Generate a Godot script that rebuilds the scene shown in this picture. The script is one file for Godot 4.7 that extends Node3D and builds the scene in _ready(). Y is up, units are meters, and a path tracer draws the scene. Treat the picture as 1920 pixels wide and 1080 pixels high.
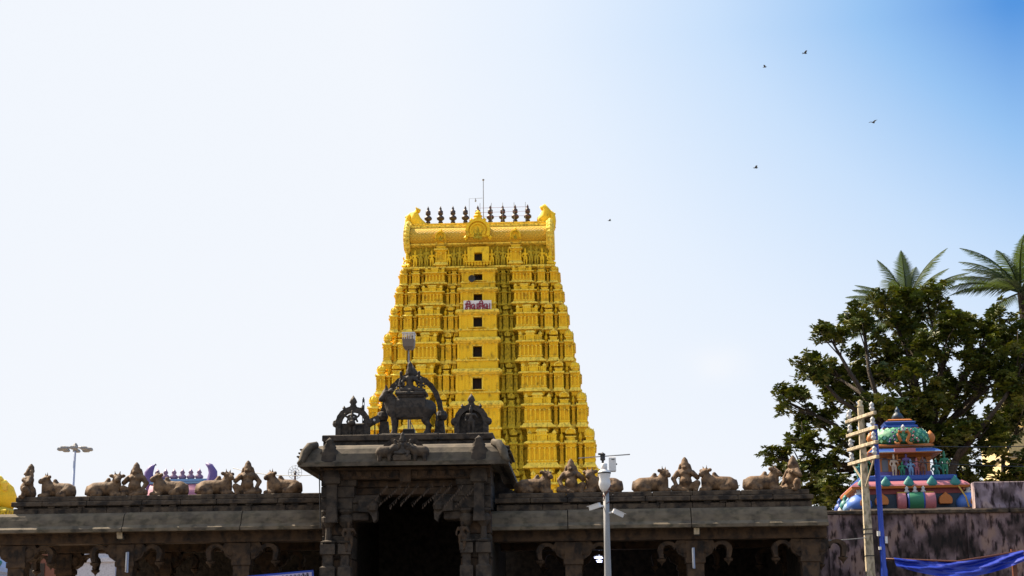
extends Node3D

var rng := RandomNumberGenerator.new()
var used := {}
var M := {}

# ---------------------------------------------------------------- nodes
func numbered(n: String) -> String:
	if not used.has(n):
		used[n] = 0
		return n
	used[n] += 1
	return "%s_%03d" % [n, used[n]]

func thing(called: String, label: String, category: String, at := Vector3.ZERO, turn := 0.0, group := "") -> Node3D:
	var o := Node3D.new()
	o.name = numbered(called)
	add_child(o)
	o.position = at
	o.rotation.y = turn
	o.set_meta("label", label)
	o.set_meta("category", category)
	if group:
		o.set_meta("group", group)
	return o

func mi(called: String, mesh: Mesh, parent: Node, mat: Material = null, at := Vector3.ZERO, sc := Vector3.ONE, turn := 0.0) -> MeshInstance3D:
	var o := MeshInstance3D.new()
	o.name = called if parent != self else numbered(called)
	o.mesh = mesh
	if mat:
		o.material_override = mat
	parent.add_child(o, true)
	o.position = at
	o.rotation.y = turn
	o.scale = sc
	return o

func S(smooth := false) -> SurfaceTool:
	var st := SurfaceTool.new()
	st.begin(Mesh.PRIMITIVE_TRIANGLES)
	st.set_smooth_group(0 if smooth else 0xFFFFFFFF)
	return st

func done(st: SurfaceTool, mesh: ArrayMesh = null, mat: Material = null) -> ArrayMesh:
	st.generate_normals()
	if mat:
		st.set_material(mat)
	return st.commit(mesh)

# ---------------------------------------------------------------- shapes
func tri(st: SurfaceTool, a: Vector3, b: Vector3, c: Vector3) -> void:
	st.add_vertex(a); st.add_vertex(b); st.add_vertex(c)

func quad(st: SurfaceTool, a: Vector3, b: Vector3, c: Vector3, d: Vector3) -> void:
	tri(st, a, b, c); tri(st, a, c, d)

func box(st: SurfaceTool, c: Vector3, s: Vector3, t := Transform3D.IDENTITY) -> void:
	var h := s / 2
	stack(st, [[c.y - h.y, h.x, h.z], [c.y + h.y, h.x, h.z]], t * Transform3D(Basis.IDENTITY, Vector3(c.x, 0, c.z)))

func block(st: SurfaceTool, c: Vector3, s: Vector3, b := 0.012) -> void:   # box with chamfered edges
	var h := s / 2
	stack(st, [[c.y - h.y, h.x - b, h.z - b], [c.y - h.y + b, h.x, h.z], [c.y + h.y - b, h.x, h.z], [c.y + h.y, h.x - b, h.z - b]], Transform3D(Basis.IDENTITY, Vector3(c.x, 0, c.z)))

func stack(st: SurfaceTool, rows: Array, t := Transform3D.IDENTITY) -> void:   # rectangular rings [y, half width, half depth]
	for i in rows.size():
		var r: Array = rows[i]
		var y: float = r[0]
		var p := [t * Vector3(-r[1], y, r[2]), t * Vector3(r[1], y, r[2]), t * Vector3(r[1], y, -r[2]), t * Vector3(-r[1], y, -r[2])]
		if i == 0:
			quad(st, p[0], p[1], p[2], p[3])
		if i == rows.size() - 1:
			quad(st, p[3], p[2], p[1], p[0])
		else:
			var n: Array = rows[i + 1]
			var y2: float = n[0]
			var q := [t * Vector3(-n[1], y2, n[2]), t * Vector3(n[1], y2, n[2]), t * Vector3(n[1], y2, -n[2]), t * Vector3(-n[1], y2, -n[2])]
			for k in 4:
				var k2 := (k + 1) % 4
				quad(st, p[k], q[k], q[k2], p[k2])

func lathe(st: SurfaceTool, prof: Array, n := 12, t := Transform3D.IDENTITY) -> void:   # [radius, y]
	for i in prof.size() - 1:
		for k in n:
			var a := TAU * k / n
			var b := TAU * (k + 1) / n
			var r0: float = prof[i][0]
			var r1: float = prof[i + 1][0]
			var y0: float = prof[i][1]
			var y1: float = prof[i + 1][1]
			var p0 := t * Vector3(sin(a) * r0, y0, cos(a) * r0)
			var p1 := t * Vector3(sin(b) * r0, y0, cos(b) * r0)
			var q0 := t * Vector3(sin(a) * r1, y1, cos(a) * r1)
			var q1 := t * Vector3(sin(b) * r1, y1, cos(b) * r1)
			if r0 > 0.0001:
				tri(st, p0, q1, p1)
			if r1 > 0.0001:
				tri(st, p0, q0, q1)
	for e in [0, prof.size() - 1]:
		var r: float = prof[e][0]
		if r > 0.0001:
			for k in n:
				var a := TAU * k / n
				var b := TAU * (k + 1) / n
				var c := t * Vector3(0, prof[e][1], 0)
				var p0 := t * Vector3(sin(a) * r, prof[e][1], cos(a) * r)
				var p1 := t * Vector3(sin(b) * r, prof[e][1], cos(b) * r)
				if e == 0:
					tri(st, c, p0, p1)
				else:
					tri(st, c, p1, p0)

func tube(st: SurfaceTool, pts: Array, rad: Array, n := 8) -> void:
	var rings := []
	for i in pts.size():
		var a: Vector3 = pts[maxi(i - 1, 0)]
		var b: Vector3 = pts[mini(i + 1, pts.size() - 1)]
		var d := (b - a).normalized()
		var u := d.cross(Vector3.RIGHT if absf(d.x) < 0.8 else Vector3.UP).normalized()
		var v := d.cross(u)
		var ring := []
		var r: float = rad[mini(i, rad.size() - 1)]
		var p: Vector3 = pts[i]
		for k in n:
			ring.append(p + (u * cos(TAU * k / n) + v * sin(TAU * k / n)) * r)
		rings.append(ring)
	for i in rings.size() - 1:
		for k in n:
			var k2 := (k + 1) % n
			quad(st, rings[i][k], rings[i + 1][k], rings[i + 1][k2], rings[i][k2])
	for k in n - 2:
		tri(st, rings[0][0], rings[0][k + 1], rings[0][k + 2])
		tri(st, rings[-1][0], rings[-1][k + 2], rings[-1][k + 1])

func extr(st: SurfaceTool, poly: PackedVector2Array, z0: float, z1: float, t := Transform3D.IDENTITY) -> void:   # polygon in xy, thick along z
	var ix := Geometry2D.triangulate_polygon(poly)
	for k in range(0, ix.size(), 3):
		var a := poly[ix[k]]
		var b := poly[ix[k + 1]]
		var c := poly[ix[k + 2]]
		if (b - a).cross(c - a) > 0:
			var x := b
			b = c
			c = x
		tri(st, t * Vector3(a.x, a.y, z1), t * Vector3(b.x, b.y, z1), t * Vector3(c.x, c.y, z1))
		tri(st, t * Vector3(a.x, a.y, z0), t * Vector3(c.x, c.y, z0), t * Vector3(b.x, b.y, z0))
	var cw := Geometry2D.is_polygon_clockwise(poly)
	for i in poly.size():
		var a := poly[i]
		var b := poly[(i + 1) % poly.size()]
		if not cw:
			var x := a
			a = b
			b = x
		quad(st, t * Vector3(a.x, a.y, z0), t * Vector3(b.x, b.y, z0), t * Vector3(b.x, b.y, z1), t * Vector3(a.x, a.y, z1))

func along_x(st: SurfaceTool, prof: PackedVector2Array, x0: float, x1: float) -> void:   # profile (z, y) run along x
	extr(st, prof, x0, x1, Transform3D(Basis(Vector3(0, 0, 1), Vector3(0, 1, 0), Vector3(1, 0, 0)), Vector3.ZERO))

func arch_ring(st: SurfaceTool, rx: float, ry: float, spring: float, band: float, z0: float, z1: float, n := 20) -> void:   # an upright band: two legs and a round head
	var prev := []
	for i in n + 5:
		var o: Vector2
		var q: Vector2
		if i < 2 or i > n + 2:
			var s := -1.0 if i < 2 else 1.0
			var y := spring * (float(i) / 2.0 if i < 2 else float(n + 4 - i) / 2.0)
			o = Vector2(s * rx, y)
			q = Vector2(s * (rx - band), y)
		else:
			var a := PI - PI * (i - 2) / float(n)
			var scal := 1.0 + 0.02 * (i % 2)
			o = Vector2(cos(a) * rx * scal, spring + sin(a) * ry * scal)
			q = Vector2(cos(a) * (rx - band), spring + sin(a) * (ry - band))
		var ring := [Vector3(o.x, o.y, z1), Vector3(q.x, q.y, z1), Vector3(q.x, q.y, z0), Vector3(o.x, o.y, z0)]
		if prev.size():
			for k in 4:
				quad(st, prev[k], ring[k], ring[(k + 1) % 4], prev[(k + 1) % 4])
		prev = ring

func sdf(bones: Array, cell: float, k: float) -> ArrayMesh:   # [a, ra, b, rb] joined by a smooth minimum, meshed as surface nets
	var lo := Vector3.ONE * 1e6
	var hi := -lo
	for b in bones:
		for e in [0, 2]:
			var r: float = b[e + 1]
			lo = lo.min(b[e] - Vector3.ONE * (r + k + cell))
			hi = hi.max(b[e] + Vector3.ONE * (r + k + cell))
	var nx := int((hi.x - lo.x) / cell) + 2
	var ny := int((hi.y - lo.y) / cell) + 2
	var nz := int((hi.z - lo.z) / cell) + 2
	var f := PackedFloat32Array()
	f.resize(nx * ny * nz)
	f.fill(10.0)
	for b in bones:
		var a: Vector3 = b[0]
		var ra: float = b[1]
		var c: Vector3 = b[2]
		var rb: float = b[3]
		var m := maxf(ra, rb) + k * 1.5 + cell * 2
		var l := ((a.min(c) - Vector3.ONE * m - lo) / cell).floor().max(Vector3.ZERO)
		var h := ((a.max(c) + Vector3.ONE * m - lo) / cell).ceil().min(Vector3(nx - 1, ny - 1, nz - 1))
		var ab := c - a
		var len2 := maxf(ab.length_squared(), 1e-9)
		for z in range(int(l.z), int(h.z) + 1):
			for y in range(int(l.y), int(h.y) + 1):
				var row := (z * ny + y) * nx
				for x in range(int(l.x), int(h.x) + 1):
					var p := lo + Vector3(x, y, z) * cell
					var t := clampf((p - a).dot(ab) / len2, 0.0, 1.0)
					var d := (p - a - ab * t).length() - lerpf(ra, rb, t)
					var o := f[row + x]
					var g := maxf(k - absf(d - o), 0.0) / k
					f[row + x] = minf(d, o) - g * g * k * 0.25
	var id := PackedInt32Array()
	id.resize(nx * ny * nz)
	id.fill(-1)
	var vs := PackedVector3Array()
	var off := [0, 1, nx, nx + 1, nx * ny, nx * ny + 1, nx * ny + nx, nx * ny + nx + 1]
	var edges := [[0, 1], [2, 3], [4, 5], [6, 7], [0, 2], [1, 3], [4, 6], [5, 7], [0, 4], [1, 5], [2, 6], [3, 7]]
	for z in nz - 1:
		for y in ny - 1:
			for x in nx - 1:
				var i := (z * ny + y) * nx + x
				var inside := 0
				for q in 8:
					if f[i + off[q]] < 0.0:
						inside += 1
				if inside == 0 or inside == 8:
					continue
				var sum := Vector3.ZERO
				var cnt := 0
				for e in edges:
					var v0 := f[i + off[e[0]]]
					var v1 := f[i + off[e[1]]]
					if (v0 < 0.0) != (v1 < 0.0):
						var t := v0 / (v0 - v1)
						var p0 := Vector3(e[0] & 1, (e[0] >> 1) & 1, e[0] >> 2)
						var p1 := Vector3(e[1] & 1, (e[1] >> 1) & 1, e[1] >> 2)
						sum += p0.lerp(p1, t)
						cnt += 1
				id[i] = vs.size()
				vs.append(lo + (Vector3(x, y, z) + sum / cnt) * cell)
	var ix := PackedInt32Array()
	var sx := 1
	var sy := nx
	var sz := nx * ny
	for z in range(1, nz - 1):
		for y in range(1, ny - 1):
			for x in range(1, nx - 1):
				var i := (z * ny + y) * nx + x
				var s := f[i] < 0.0
				for ax in 3:
					var st: int = [sx, sy, sz][ax]
					if (f[i + st] < 0.0) == s:
						continue
					var u: int = [sy, sz, sx][ax]
					var w: int = [sz, sx, sy][ax]
					var a := id[i]
					var b := id[i - u]
					var c := id[i - u - w]
					var d := id[i - w]
					if s:
						ix.append_array([a, c, b, a, d, c])
					else:
						ix.append_array([a, b, c, a, c, d])
	var nrm := PackedVector3Array()
	nrm.resize(vs.size())
	for q in range(0, ix.size(), 3):
		var n := (vs[ix[q + 2]] - vs[ix[q]]).cross(vs[ix[q + 1]] - vs[ix[q]])
		for e in 3:
			nrm[ix[q + e]] += n
	for q in nrm.size():
		nrm[q] = nrm[q].normalized()
	var arr := []
	arr.resize(Mesh.ARRAY_MAX)
	arr[Mesh.ARRAY_VERTEX] = vs
	arr[Mesh.ARRAY_NORMAL] = nrm
	arr[Mesh.ARRAY_INDEX] = ix
	var mesh := ArrayMesh.new()
	mesh.add_surface_from_arrays(Mesh.PRIMITIVE_TRIANGLES, arr)
	return mesh

func B(ax: float, ay: float, az: float, ra: float, bx: float, by: float, bz: float, rb: float) -> Array:
	return [Vector3(ax, ay, az), ra, Vector3(bx, by, bz), rb]

# ---------------------------------------------------------------- materials
func lin(r: float, g: float, b: float) -> Color:
	return Color(r, g, b).linear_to_srgb()

func noise_tex(sd: int, freq: float, stops: Array, oct := 5, size := 512) -> NoiseTexture2D:
	var n := FastNoiseLite.new()
	n.seed = sd
	n.noise_type = FastNoiseLite.TYPE_SIMPLEX_SMOOTH
	n.frequency = freq
	n.fractal_octaves = oct
	var t := NoiseTexture2D.new()
	t.width = size
	t.height = size
	t.seamless = true
	t.noise = n
	var g := Gradient.new()
	g.offsets = PackedFloat32Array(stops.map(func(s): return s[0]))
	g.colors = PackedColorArray(stops.map(func(s): return s[1]))
	t.color_ramp = g
	return t

func mat(called: String, c: Color, rough := 0.9, tex: Texture2D = null, scale := Vector3.ONE, tex2: Texture2D = null, scale2 := Vector3.ONE, bump: Texture2D = null, bscale := 1.0) -> StandardMaterial3D:
	var m := StandardMaterial3D.new()
	m.resource_name = called
	m.albedo_color = c
	m.roughness = rough
	if tex:
		m.albedo_texture = tex
		m.uv1_triplanar = true
		m.uv1_world_triplanar = true
		m.uv1_scale = scale
	if tex2:
		m.detail_enabled = true
		m.detail_albedo = tex2
		m.detail_blend_mode = BaseMaterial3D.BLEND_MODE_MUL
		m.detail_uv_layer = BaseMaterial3D.DETAIL_UV_2
		m.uv2_triplanar = true
		m.uv2_world_triplanar = true
		m.uv2_scale = scale2
	if bump:
		m.heightmap_enabled = true
		m.heightmap_texture = bump
		m.heightmap_scale = bscale
		m.uv1_triplanar = true
		m.uv1_world_triplanar = true
		m.uv1_scale = scale
	return m

func g(v: float, a := 1.0) -> Color:
	return Color(v, v, v, a)

func materials() -> void:
	var grain := noise_tex(3, 0.02, [[0.0, g(0.0)], [1.0, g(1.0)]], 5)
	var mott := noise_tex(5, 0.012, [[0.15, Color(0.70, 0.68, 0.67)], [0.4, Color(0.86, 0.84, 0.82)], [0.62, Color(0.96, 0.94, 0.91)], [0.85, Color(1.0, 0.98, 0.94)]])
	var soot := noise_tex(8, 0.018, [[0.2, Color(0.46, 0.43, 0.42)], [0.36, Color(0.82, 0.80, 0.79)], [0.55, g(1.0)]])
	var dirt := noise_tex(11, 0.02, [[0.1, Color(0.72, 0.72, 0.66)], [0.28, Color(0.93, 0.93, 0.90)], [0.5, g(1.0)], [1.0, g(1.0)]])
	var streak := noise_tex(14, 0.03, [[0.2, Color(0.70, 0.71, 0.68)], [0.38, Color(0.93, 0.93, 0.9)], [0.52, g(1.0)]])
	var fine := noise_tex(17, 0.05, [[0.1, g(0.86)], [0.5, g(0.97)], [0.9, g(1.0)]])
	M.grain = grain
	M.stone = mat("granite", lin(0.085, 0.060, 0.040), 0.85, mott, Vector3(0.7, 0.7, 0.7), soot, Vector3(0.31, 0.31, 0.31), grain, 1.2)
	M.stone_gate = mat("gate_granite", lin(0.055, 0.040, 0.029), 0.85, mott, Vector3(0.7, 0.7, 0.7), soot, Vector3(0.31, 0.31, 0.31), grain, 1.2)
	M.stone_eave = mat("weathered_granite", lin(0.145, 0.115, 0.082), 0.85, mott, Vector3(0.4, 0.6, 0.4), streak, Vector3(0.2, 0.3, 0.2), grain, 0.6)
	M.stone_brown = mat("brown_granite", lin(0.07, 0.040, 0.020), 0.85, mott, Vector3(0.6, 0.6, 0.6), soot, Vector3(0.4, 0.25, 0.4), grain, 1.0)
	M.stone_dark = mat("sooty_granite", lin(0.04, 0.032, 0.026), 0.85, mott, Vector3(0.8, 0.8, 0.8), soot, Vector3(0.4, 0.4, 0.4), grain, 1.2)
	M.statue = mat("statue_granite", lin(0.19, 0.112, 0.056), 0.8, mott, Vector3(1.3, 1.3, 1.3), soot, Vector3(0.6, 0.6, 0.6), grain, 0.8)
	M.statue_dark = mat("dark_statue_granite", lin(0.05, 0.037, 0.028), 0.75, mott, Vector3(1.1, 1.1, 1.1), soot, Vector3(0.8, 0.8, 0.8), grain, 0.8)
	M.gold = mat("golden_paint", lin(0.90, 0.57, 0.004), 0.7, fine, Vector3(0.5, 0.5, 0.5), dirt, Vector3(0.12, 0.09, 0.12))
	M.pale = mat("pale_lit_yellow_paint", lin(0.88, 0.63, 0.07), 0.75, streak, Vector3(0.2, 0.14, 0.2), dirt, Vector3(0.16, 0.2, 0.16))  # weathered paler yellow, with some of the ledge light put into the colour
	M.dark_yellow = mat("dark_yellow_paint", lin(0.50, 0.35, 0.010), 0.85, streak, Vector3(0.4, 0.15, 0.4), dirt, Vector3(0.55, 0.35, 0.55))  # darker, greener yellow with streaks
	M.window_dark = mat("dark_timber", lin(0.02, 0.014, 0.01), 0.8)
	M.copper = mat("dark_copper", lin(0.05, 0.032, 0.03), 0.5, fine, Vector3(2, 2, 2))
	M.copper.metallic = 0.2
	M.steel = mat("grey_steel", lin(0.20, 0.20, 0.21), 0.55)
	M.black = mat("black_plastic", lin(0.012, 0.012, 0.014), 0.5)
	M.white = mat("white_plastic", lin(0.70, 0.68, 0.68), 0.4, fine, Vector3(3, 3, 3))
	M.greypaint = mat("grey_pole_paint", lin(0.27, 0.27, 0.28), 0.55, fine, Vector3(2, 1, 2))
	M.plaster = mat("stained_plaster", lin(0.22, 0.17, 0.165), 0.95, noise_tex(21, 0.008, [[0.2, Color(0.30, 0.26, 0.26)], [0.4, Color(0.62, 0.58, 0.60)], [0.55, Color(0.88, 0.84, 0.88)], [0.75, Color(1.0, 0.93, 0.88)]], 6), Vector3(0.28, 0.2, 0.28), noise_tex(23, 0.022, [[0.2, Color(0.35, 0.31, 0.30)], [0.36, Color(0.78, 0.75, 0.77)], [0.5, g(1.0)]], 6), Vector3(0.6, 0.2, 0.6), grain, 1.5)
	M.concrete = mat("pale_concrete", lin(0.55, 0.48, 0.37), 0.9, mott, Vector3(1, 0.5, 1), streak, Vector3(0.7, 0.3, 0.7))
	M.ground = mat("dusty_paving", lin(0.38, 0.335, 0.275), 0.95, mott, Vector3(0.2, 0.2, 0.2), soot, Vector3(0.07, 0.07, 0.07))
	M.bark = mat("bark", lin(0.055, 0.042, 0.032), 0.95, mott, Vector3(2, 1, 2), null, Vector3.ONE, grain, 3.0)
	var leaf := mat("leaf", Color.WHITE, 0.55)
	leaf.vertex_color_use_as_albedo = true
	leaf.backlight_enabled = true
	leaf.backlight = lin(0.20, 0.20, 0.01)
	M.leaf = leaf
	M.palm = mat("palm_leaf", lin(0.020, 0.038, 0.014), 0.9)
	M.palm.backlight_enabled = true
	M.palm.backlight = lin(0.04, 0.06, 0.01)
	M.blue = mat("blue_pole_paint", lin(0.012, 0.055, 0.42), 0.45, fine, Vector3(2, 1, 2))
	M.tarp = mat("blue_tarpaulin", lin(0.006, 0.024, 0.30), 0.45)
	M.cream = mat("cream_wall", lin(0.62, 0.50, 0.26), 0.9, fine, Vector3(0.3, 0.3, 0.3))
	M.pink = mat("pink_paint", lin(0.52, 0.22, 0.30), 0.8, fine, Vector3(0.8, 0.8, 0.8))
	M.blueish = mat("blue_grey_paint", lin(0.30, 0.36, 0.52), 0.8)
	M.greybuild = mat("pale_grey_wall", lin(0.48, 0.47, 0.52), 0.9, fine, Vector3(0.4, 0.4, 0.4))
	for p in [["c_blue", 0.02, 0.10, 0.48], ["c_sky", 0.20, 0.38, 0.62], ["c_orange", 0.62, 0.20, 0.03], ["c_green", 0.02, 0.24, 0.12], ["c_teal", 0.03, 0.26, 0.24], ["c_pink", 0.60, 0.20, 0.24], ["c_red", 0.28, 0.03, 0.03], ["c_yellow", 0.70, 0.42, 0.05], ["c_purple", 0.16, 0.10, 0.35], ["c_cream", 0.66, 0.50, 0.36], ["c_navy", 0.015, 0.05, 0.10], ["c_white", 0.68, 0.68, 0.70], ["c_brown", 0.20, 0.06, 0.03]]:
		M[p[0]] = mat(p[0].trim_prefix("c_") + "_enamel", lin(p[1] * 0.7, p[2] * 0.7, p[3] * 0.7), 0.55, fine, Vector3(1.5, 1.5, 1.5))

# ---------------------------------------------------------------- sky
func sky_image() -> Image:
	var w := 1024
	var h := 512
	var im := Image.create(w, h, false, Image.FORMAT_RGBF)
	var cn := FastNoiseLite.new()
	cn.seed = 9
	cn.frequency = 0.06
	cn.fractal_octaves = 4
	var ramp := [Vector3(0.372, 0.379, 0.394), Vector3(0.318, 0.351, 0.399), Vector3(0.234, 0.30, 0.39), Vector3(0.126, 0.222, 0.36), Vector3(0.037, 0.123, 0.30)]
	for y in h:
		var el := 90.0 - 180.0 * (y + 0.5) / h
		var se := pow(clampf((el - 2.0) / 20.0, 0.0, 1.0), 1.1)
		for x in w:
			var az := 360.0 * (x + 0.5) / w
			if az > 180.0:
				az -= 360.0
			var s := clampf((az + 13.0) / 29.5, 0.0, 1.0)
			if az > 80.0:
				s = lerpf(1.0, 0.5, clampf((az - 80.0) / 100.0, 0.0, 1.0))
			elif az < -70.0:
				s = lerpf(0.0, 0.5, clampf((-az - 70.0) / 110.0, 0.0, 1.0))
			s = pow(s, 1.5)
			s = lerpf(s, 0.45, smoothstep(35.0, 85.0, el))
			var q := clampf(s * se, 0.0, 1.0)
			q = maxf(q, 0.08 * clampf((el + 5.0) / 20.0, 0.0, 1.0)) * 4.0
			var dx := (az - 5.1) / 1.1
			var dy := (el - 10.0) / 0.62
			var cl := exp(-dx * dx - dy * dy) * clampf(0.8 + cn.get_noise_2d(az * 14.0, el * 22.0), 0.0, 1.0)
			q = q * (1.0 - 0.75 * cl)
			var i := mini(int(q), 3)
			var c: Vector3 = ramp[i].lerp(ramp[i + 1], q - i)
			im.set_pixel(x, y, Color(c.x, c.y, c.z))
	return im

# ---------------------------------------------------------------- statues
var MESH := {}

func nandi_bones(turned: float) -> Array:
	var hd := Vector3(cos(turned), -0.42, sin(turned)).normalized()
	var rt := Vector3(-sin(turned), 0.0, cos(turned))
	var h := Vector3(0.27, 0.42, 0.02)
	var b := [B(-0.2, 0.17, 0, 0.155, 0.16, 0.19, 0, 0.15), B(-0.25, 0.14, 0.0, 0.14, -0.25, 0.12, 0.0, 0.14), B(0.06, 0.33, 0, 0.06, 0.08, 0.38, 0, 0.045),
		B(0.2, 0.2, 0, 0.135, 0.27, 0.40, 0.01, 0.078), B(0.24, 0.13, 0.02, 0.12, 0.26, 0.26, 0.03, 0.10),
		B(0.2, 0.06, 0.11, 0.05, 0.36, 0.05, 0.11, 0.045), B(0.36, 0.05, 0.11, 0.045, 0.24, 0.04, 0.15, 0.04), B(0.2, 0.06, -0.11, 0.05, 0.36, 0.05, -0.11, 0.045),
		B(-0.22, 0.13, 0.10, 0.11, -0.06, 0.07, 0.15, 0.055), B(-0.06, 0.06, 0.15, 0.05, -0.2, 0.04, 0.17, 0.035), B(-0.22, 0.13, -0.10, 0.11, -0.06, 0.07, -0.15, 0.055),
		B(-0.36, 0.24, 0.02, 0.022, -0.39, 0.08, 0.06, 0.02),
		[h, 0.072, h + hd * 0.13, 0.046], [h + hd * 0.12, 0.045, h + hd * 0.145 + Vector3(0, -0.012, 0), 0.043]]
	for s in [-1.0, 1.0]:
		b.append([h + rt * s * 0.06 + Vector3(0, 0.015, 0), 0.02, h + rt * s * 0.12 + Vector3(0, 0.03, 0) - hd * 0.02, 0.034])
		b.append([h + rt * s * 0.12 + Vector3(0, 0.03, 0) - hd * 0.02, 0.032, h + rt * s * 0.165 + Vector3(0, 0.035, 0) - hd * 0.02, 0.012])
		b.append([h + rt * s * 0.04 + Vector3(0, 0.05, 0), 0.02, h + rt * s * 0.055 + Vector3(0, 0.135, 0), 0.01])
		b.append([h + rt * s * 0.048 + hd * 0.055 + Vector3(0, 0.035, 0), 0.018, h + rt * s * 0.048 + hd * 0.055 + Vector3(0, 0.035, 0), 0.018])
	return b

func gana_bones() -> Array:
	return [B(0, 0.12, 0, 0.15, 0, 0.16, 0, 0.14), B(0, 0.24, 0.06, 0.135, 0, 0.30, 0.04, 0.12), B(-0.05, 0.40, 0.02, 0.105, 0.05, 0.40, 0.02, 0.105),
		B(0, 0.46, 0.02, 0.055, 0, 0.53, 0.03, 0.07), B(0, 0.55, 0.035, 0.078, 0, 0.535, 0.05, 0.07), B(0, 0.545, 0.115, 0.016, 0, 0.53, 0.125, 0.018),
		B(0, 0.61, 0.0, 0.088, 0, 0.67, -0.01, 0.065), B(0, 0.68, -0.01, 0.06, 0, 0.73, -0.01, 0.03),
		B(-0.085, 0.58, -0.02, 0.04, -0.11, 0.48, -0.03, 0.045), B(0.085, 0.58, -0.02, 0.04, 0.11, 0.48, -0.03, 0.045),
		B(-0.15, 0.42, 0.01, 0.062, -0.25, 0.30, 0.02, 0.05), B(-0.25, 0.30, 0.02, 0.05, -0.21, 0.18, 0.10, 0.04), B(-0.21, 0.17, 0.11, 0.042, -0.2, 0.14, 0.13, 0.035),
		B(0.15, 0.42, 0.01, 0.062, 0.25, 0.32, 0.04, 0.05), B(0.25, 0.32, 0.04, 0.05, 0.16, 0.38, 0.13, 0.04), B(0.15, 0.39, 0.14, 0.042, 0.13, 0.42, 0.14, 0.03),
		B(-0.1, 0.1, 0.04, 0.085, -0.25, 0.09, 0.1, 0.07), B(-0.25, 0.08, 0.1, 0.065, -0.05, 0.05, 0.17, 0.045), B(-0.05, 0.05, 0.17, 0.045, 0.03, 0.04, 0.19, 0.03),
		B(0.1, 0.1, 0.04, 0.085, 0.24, 0.19, 0.1, 0.07), B(0.24, 0.19, 0.1, 0.062, 0.2, 0.04, 0.13, 0.05), B(0.2, 0.035, 0.13, 0.045, 0.21, 0.03, 0.2, 0.03),
		B(0.045, 0.41, 0.1, 0.05, 0.06, 0.40, 0.1, 0.045), B(-0.045, 0.41, 0.1, 0.05, -0.06, 0.40, 0.1, 0.045)]

func standing_bones(belly := 0.0) -> Array:   # a crowned figure one unit tall
	return [B(-0.06, 0.03, 0.03, 0.035, -0.06, 0.03, 0.07, 0.025), B(0.06, 0.03, 0.03, 0.035, 0.06, 0.03, 0.07, 0.025),
		B(-0.06, 0.04, 0, 0.035, -0.065, 0.25, 0.01, 0.05), B(0.06, 0.04, 0, 0.035, 0.08, 0.25, 0.02, 0.05), B(-0.065, 0.25, 0.01, 0.05, -0.06, 0.43, 0, 0.075), B(0.08, 0.25, 0.02, 0.05, 0.06, 0.43, 0, 0.075),
		B(-0.03, 0.45, 0, 0.085, 0.03, 0.45, 0, 0.085), B(0, 0.5, 0.01 + belly * 0.5, 0.07 + belly, 0, 0.56, 0.01, 0.07 + belly * 0.6), B(-0.06, 0.65, 0, 0.07, 0.06, 0.65, 0, 0.07),
		B(-0.13, 0.68, 0, 0.042, -0.19, 0.55, 0.0, 0.034), B(-0.19, 0.55, 0, 0.034, -0.16, 0.46, 0.07, 0.028), B(0.13, 0.68, 0, 0.042, 0.2, 0.56, 0.01, 0.034), B(0.2, 0.56, 0.01, 0.034, 0.14, 0.64, 0.08, 0.028),
		B(0, 0.7, 0, 0.035, 0, 0.76, 0, 0.035), B(0, 0.78, 0.01, 0.052, 0, 0.81, 0.01, 0.05), B(0, 0.84, 0, 0.062, 0, 0.93, 0, 0.035), B(0, 0.93, 0, 0.035, 0, 1.0, 0, 0.012)]

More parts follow.
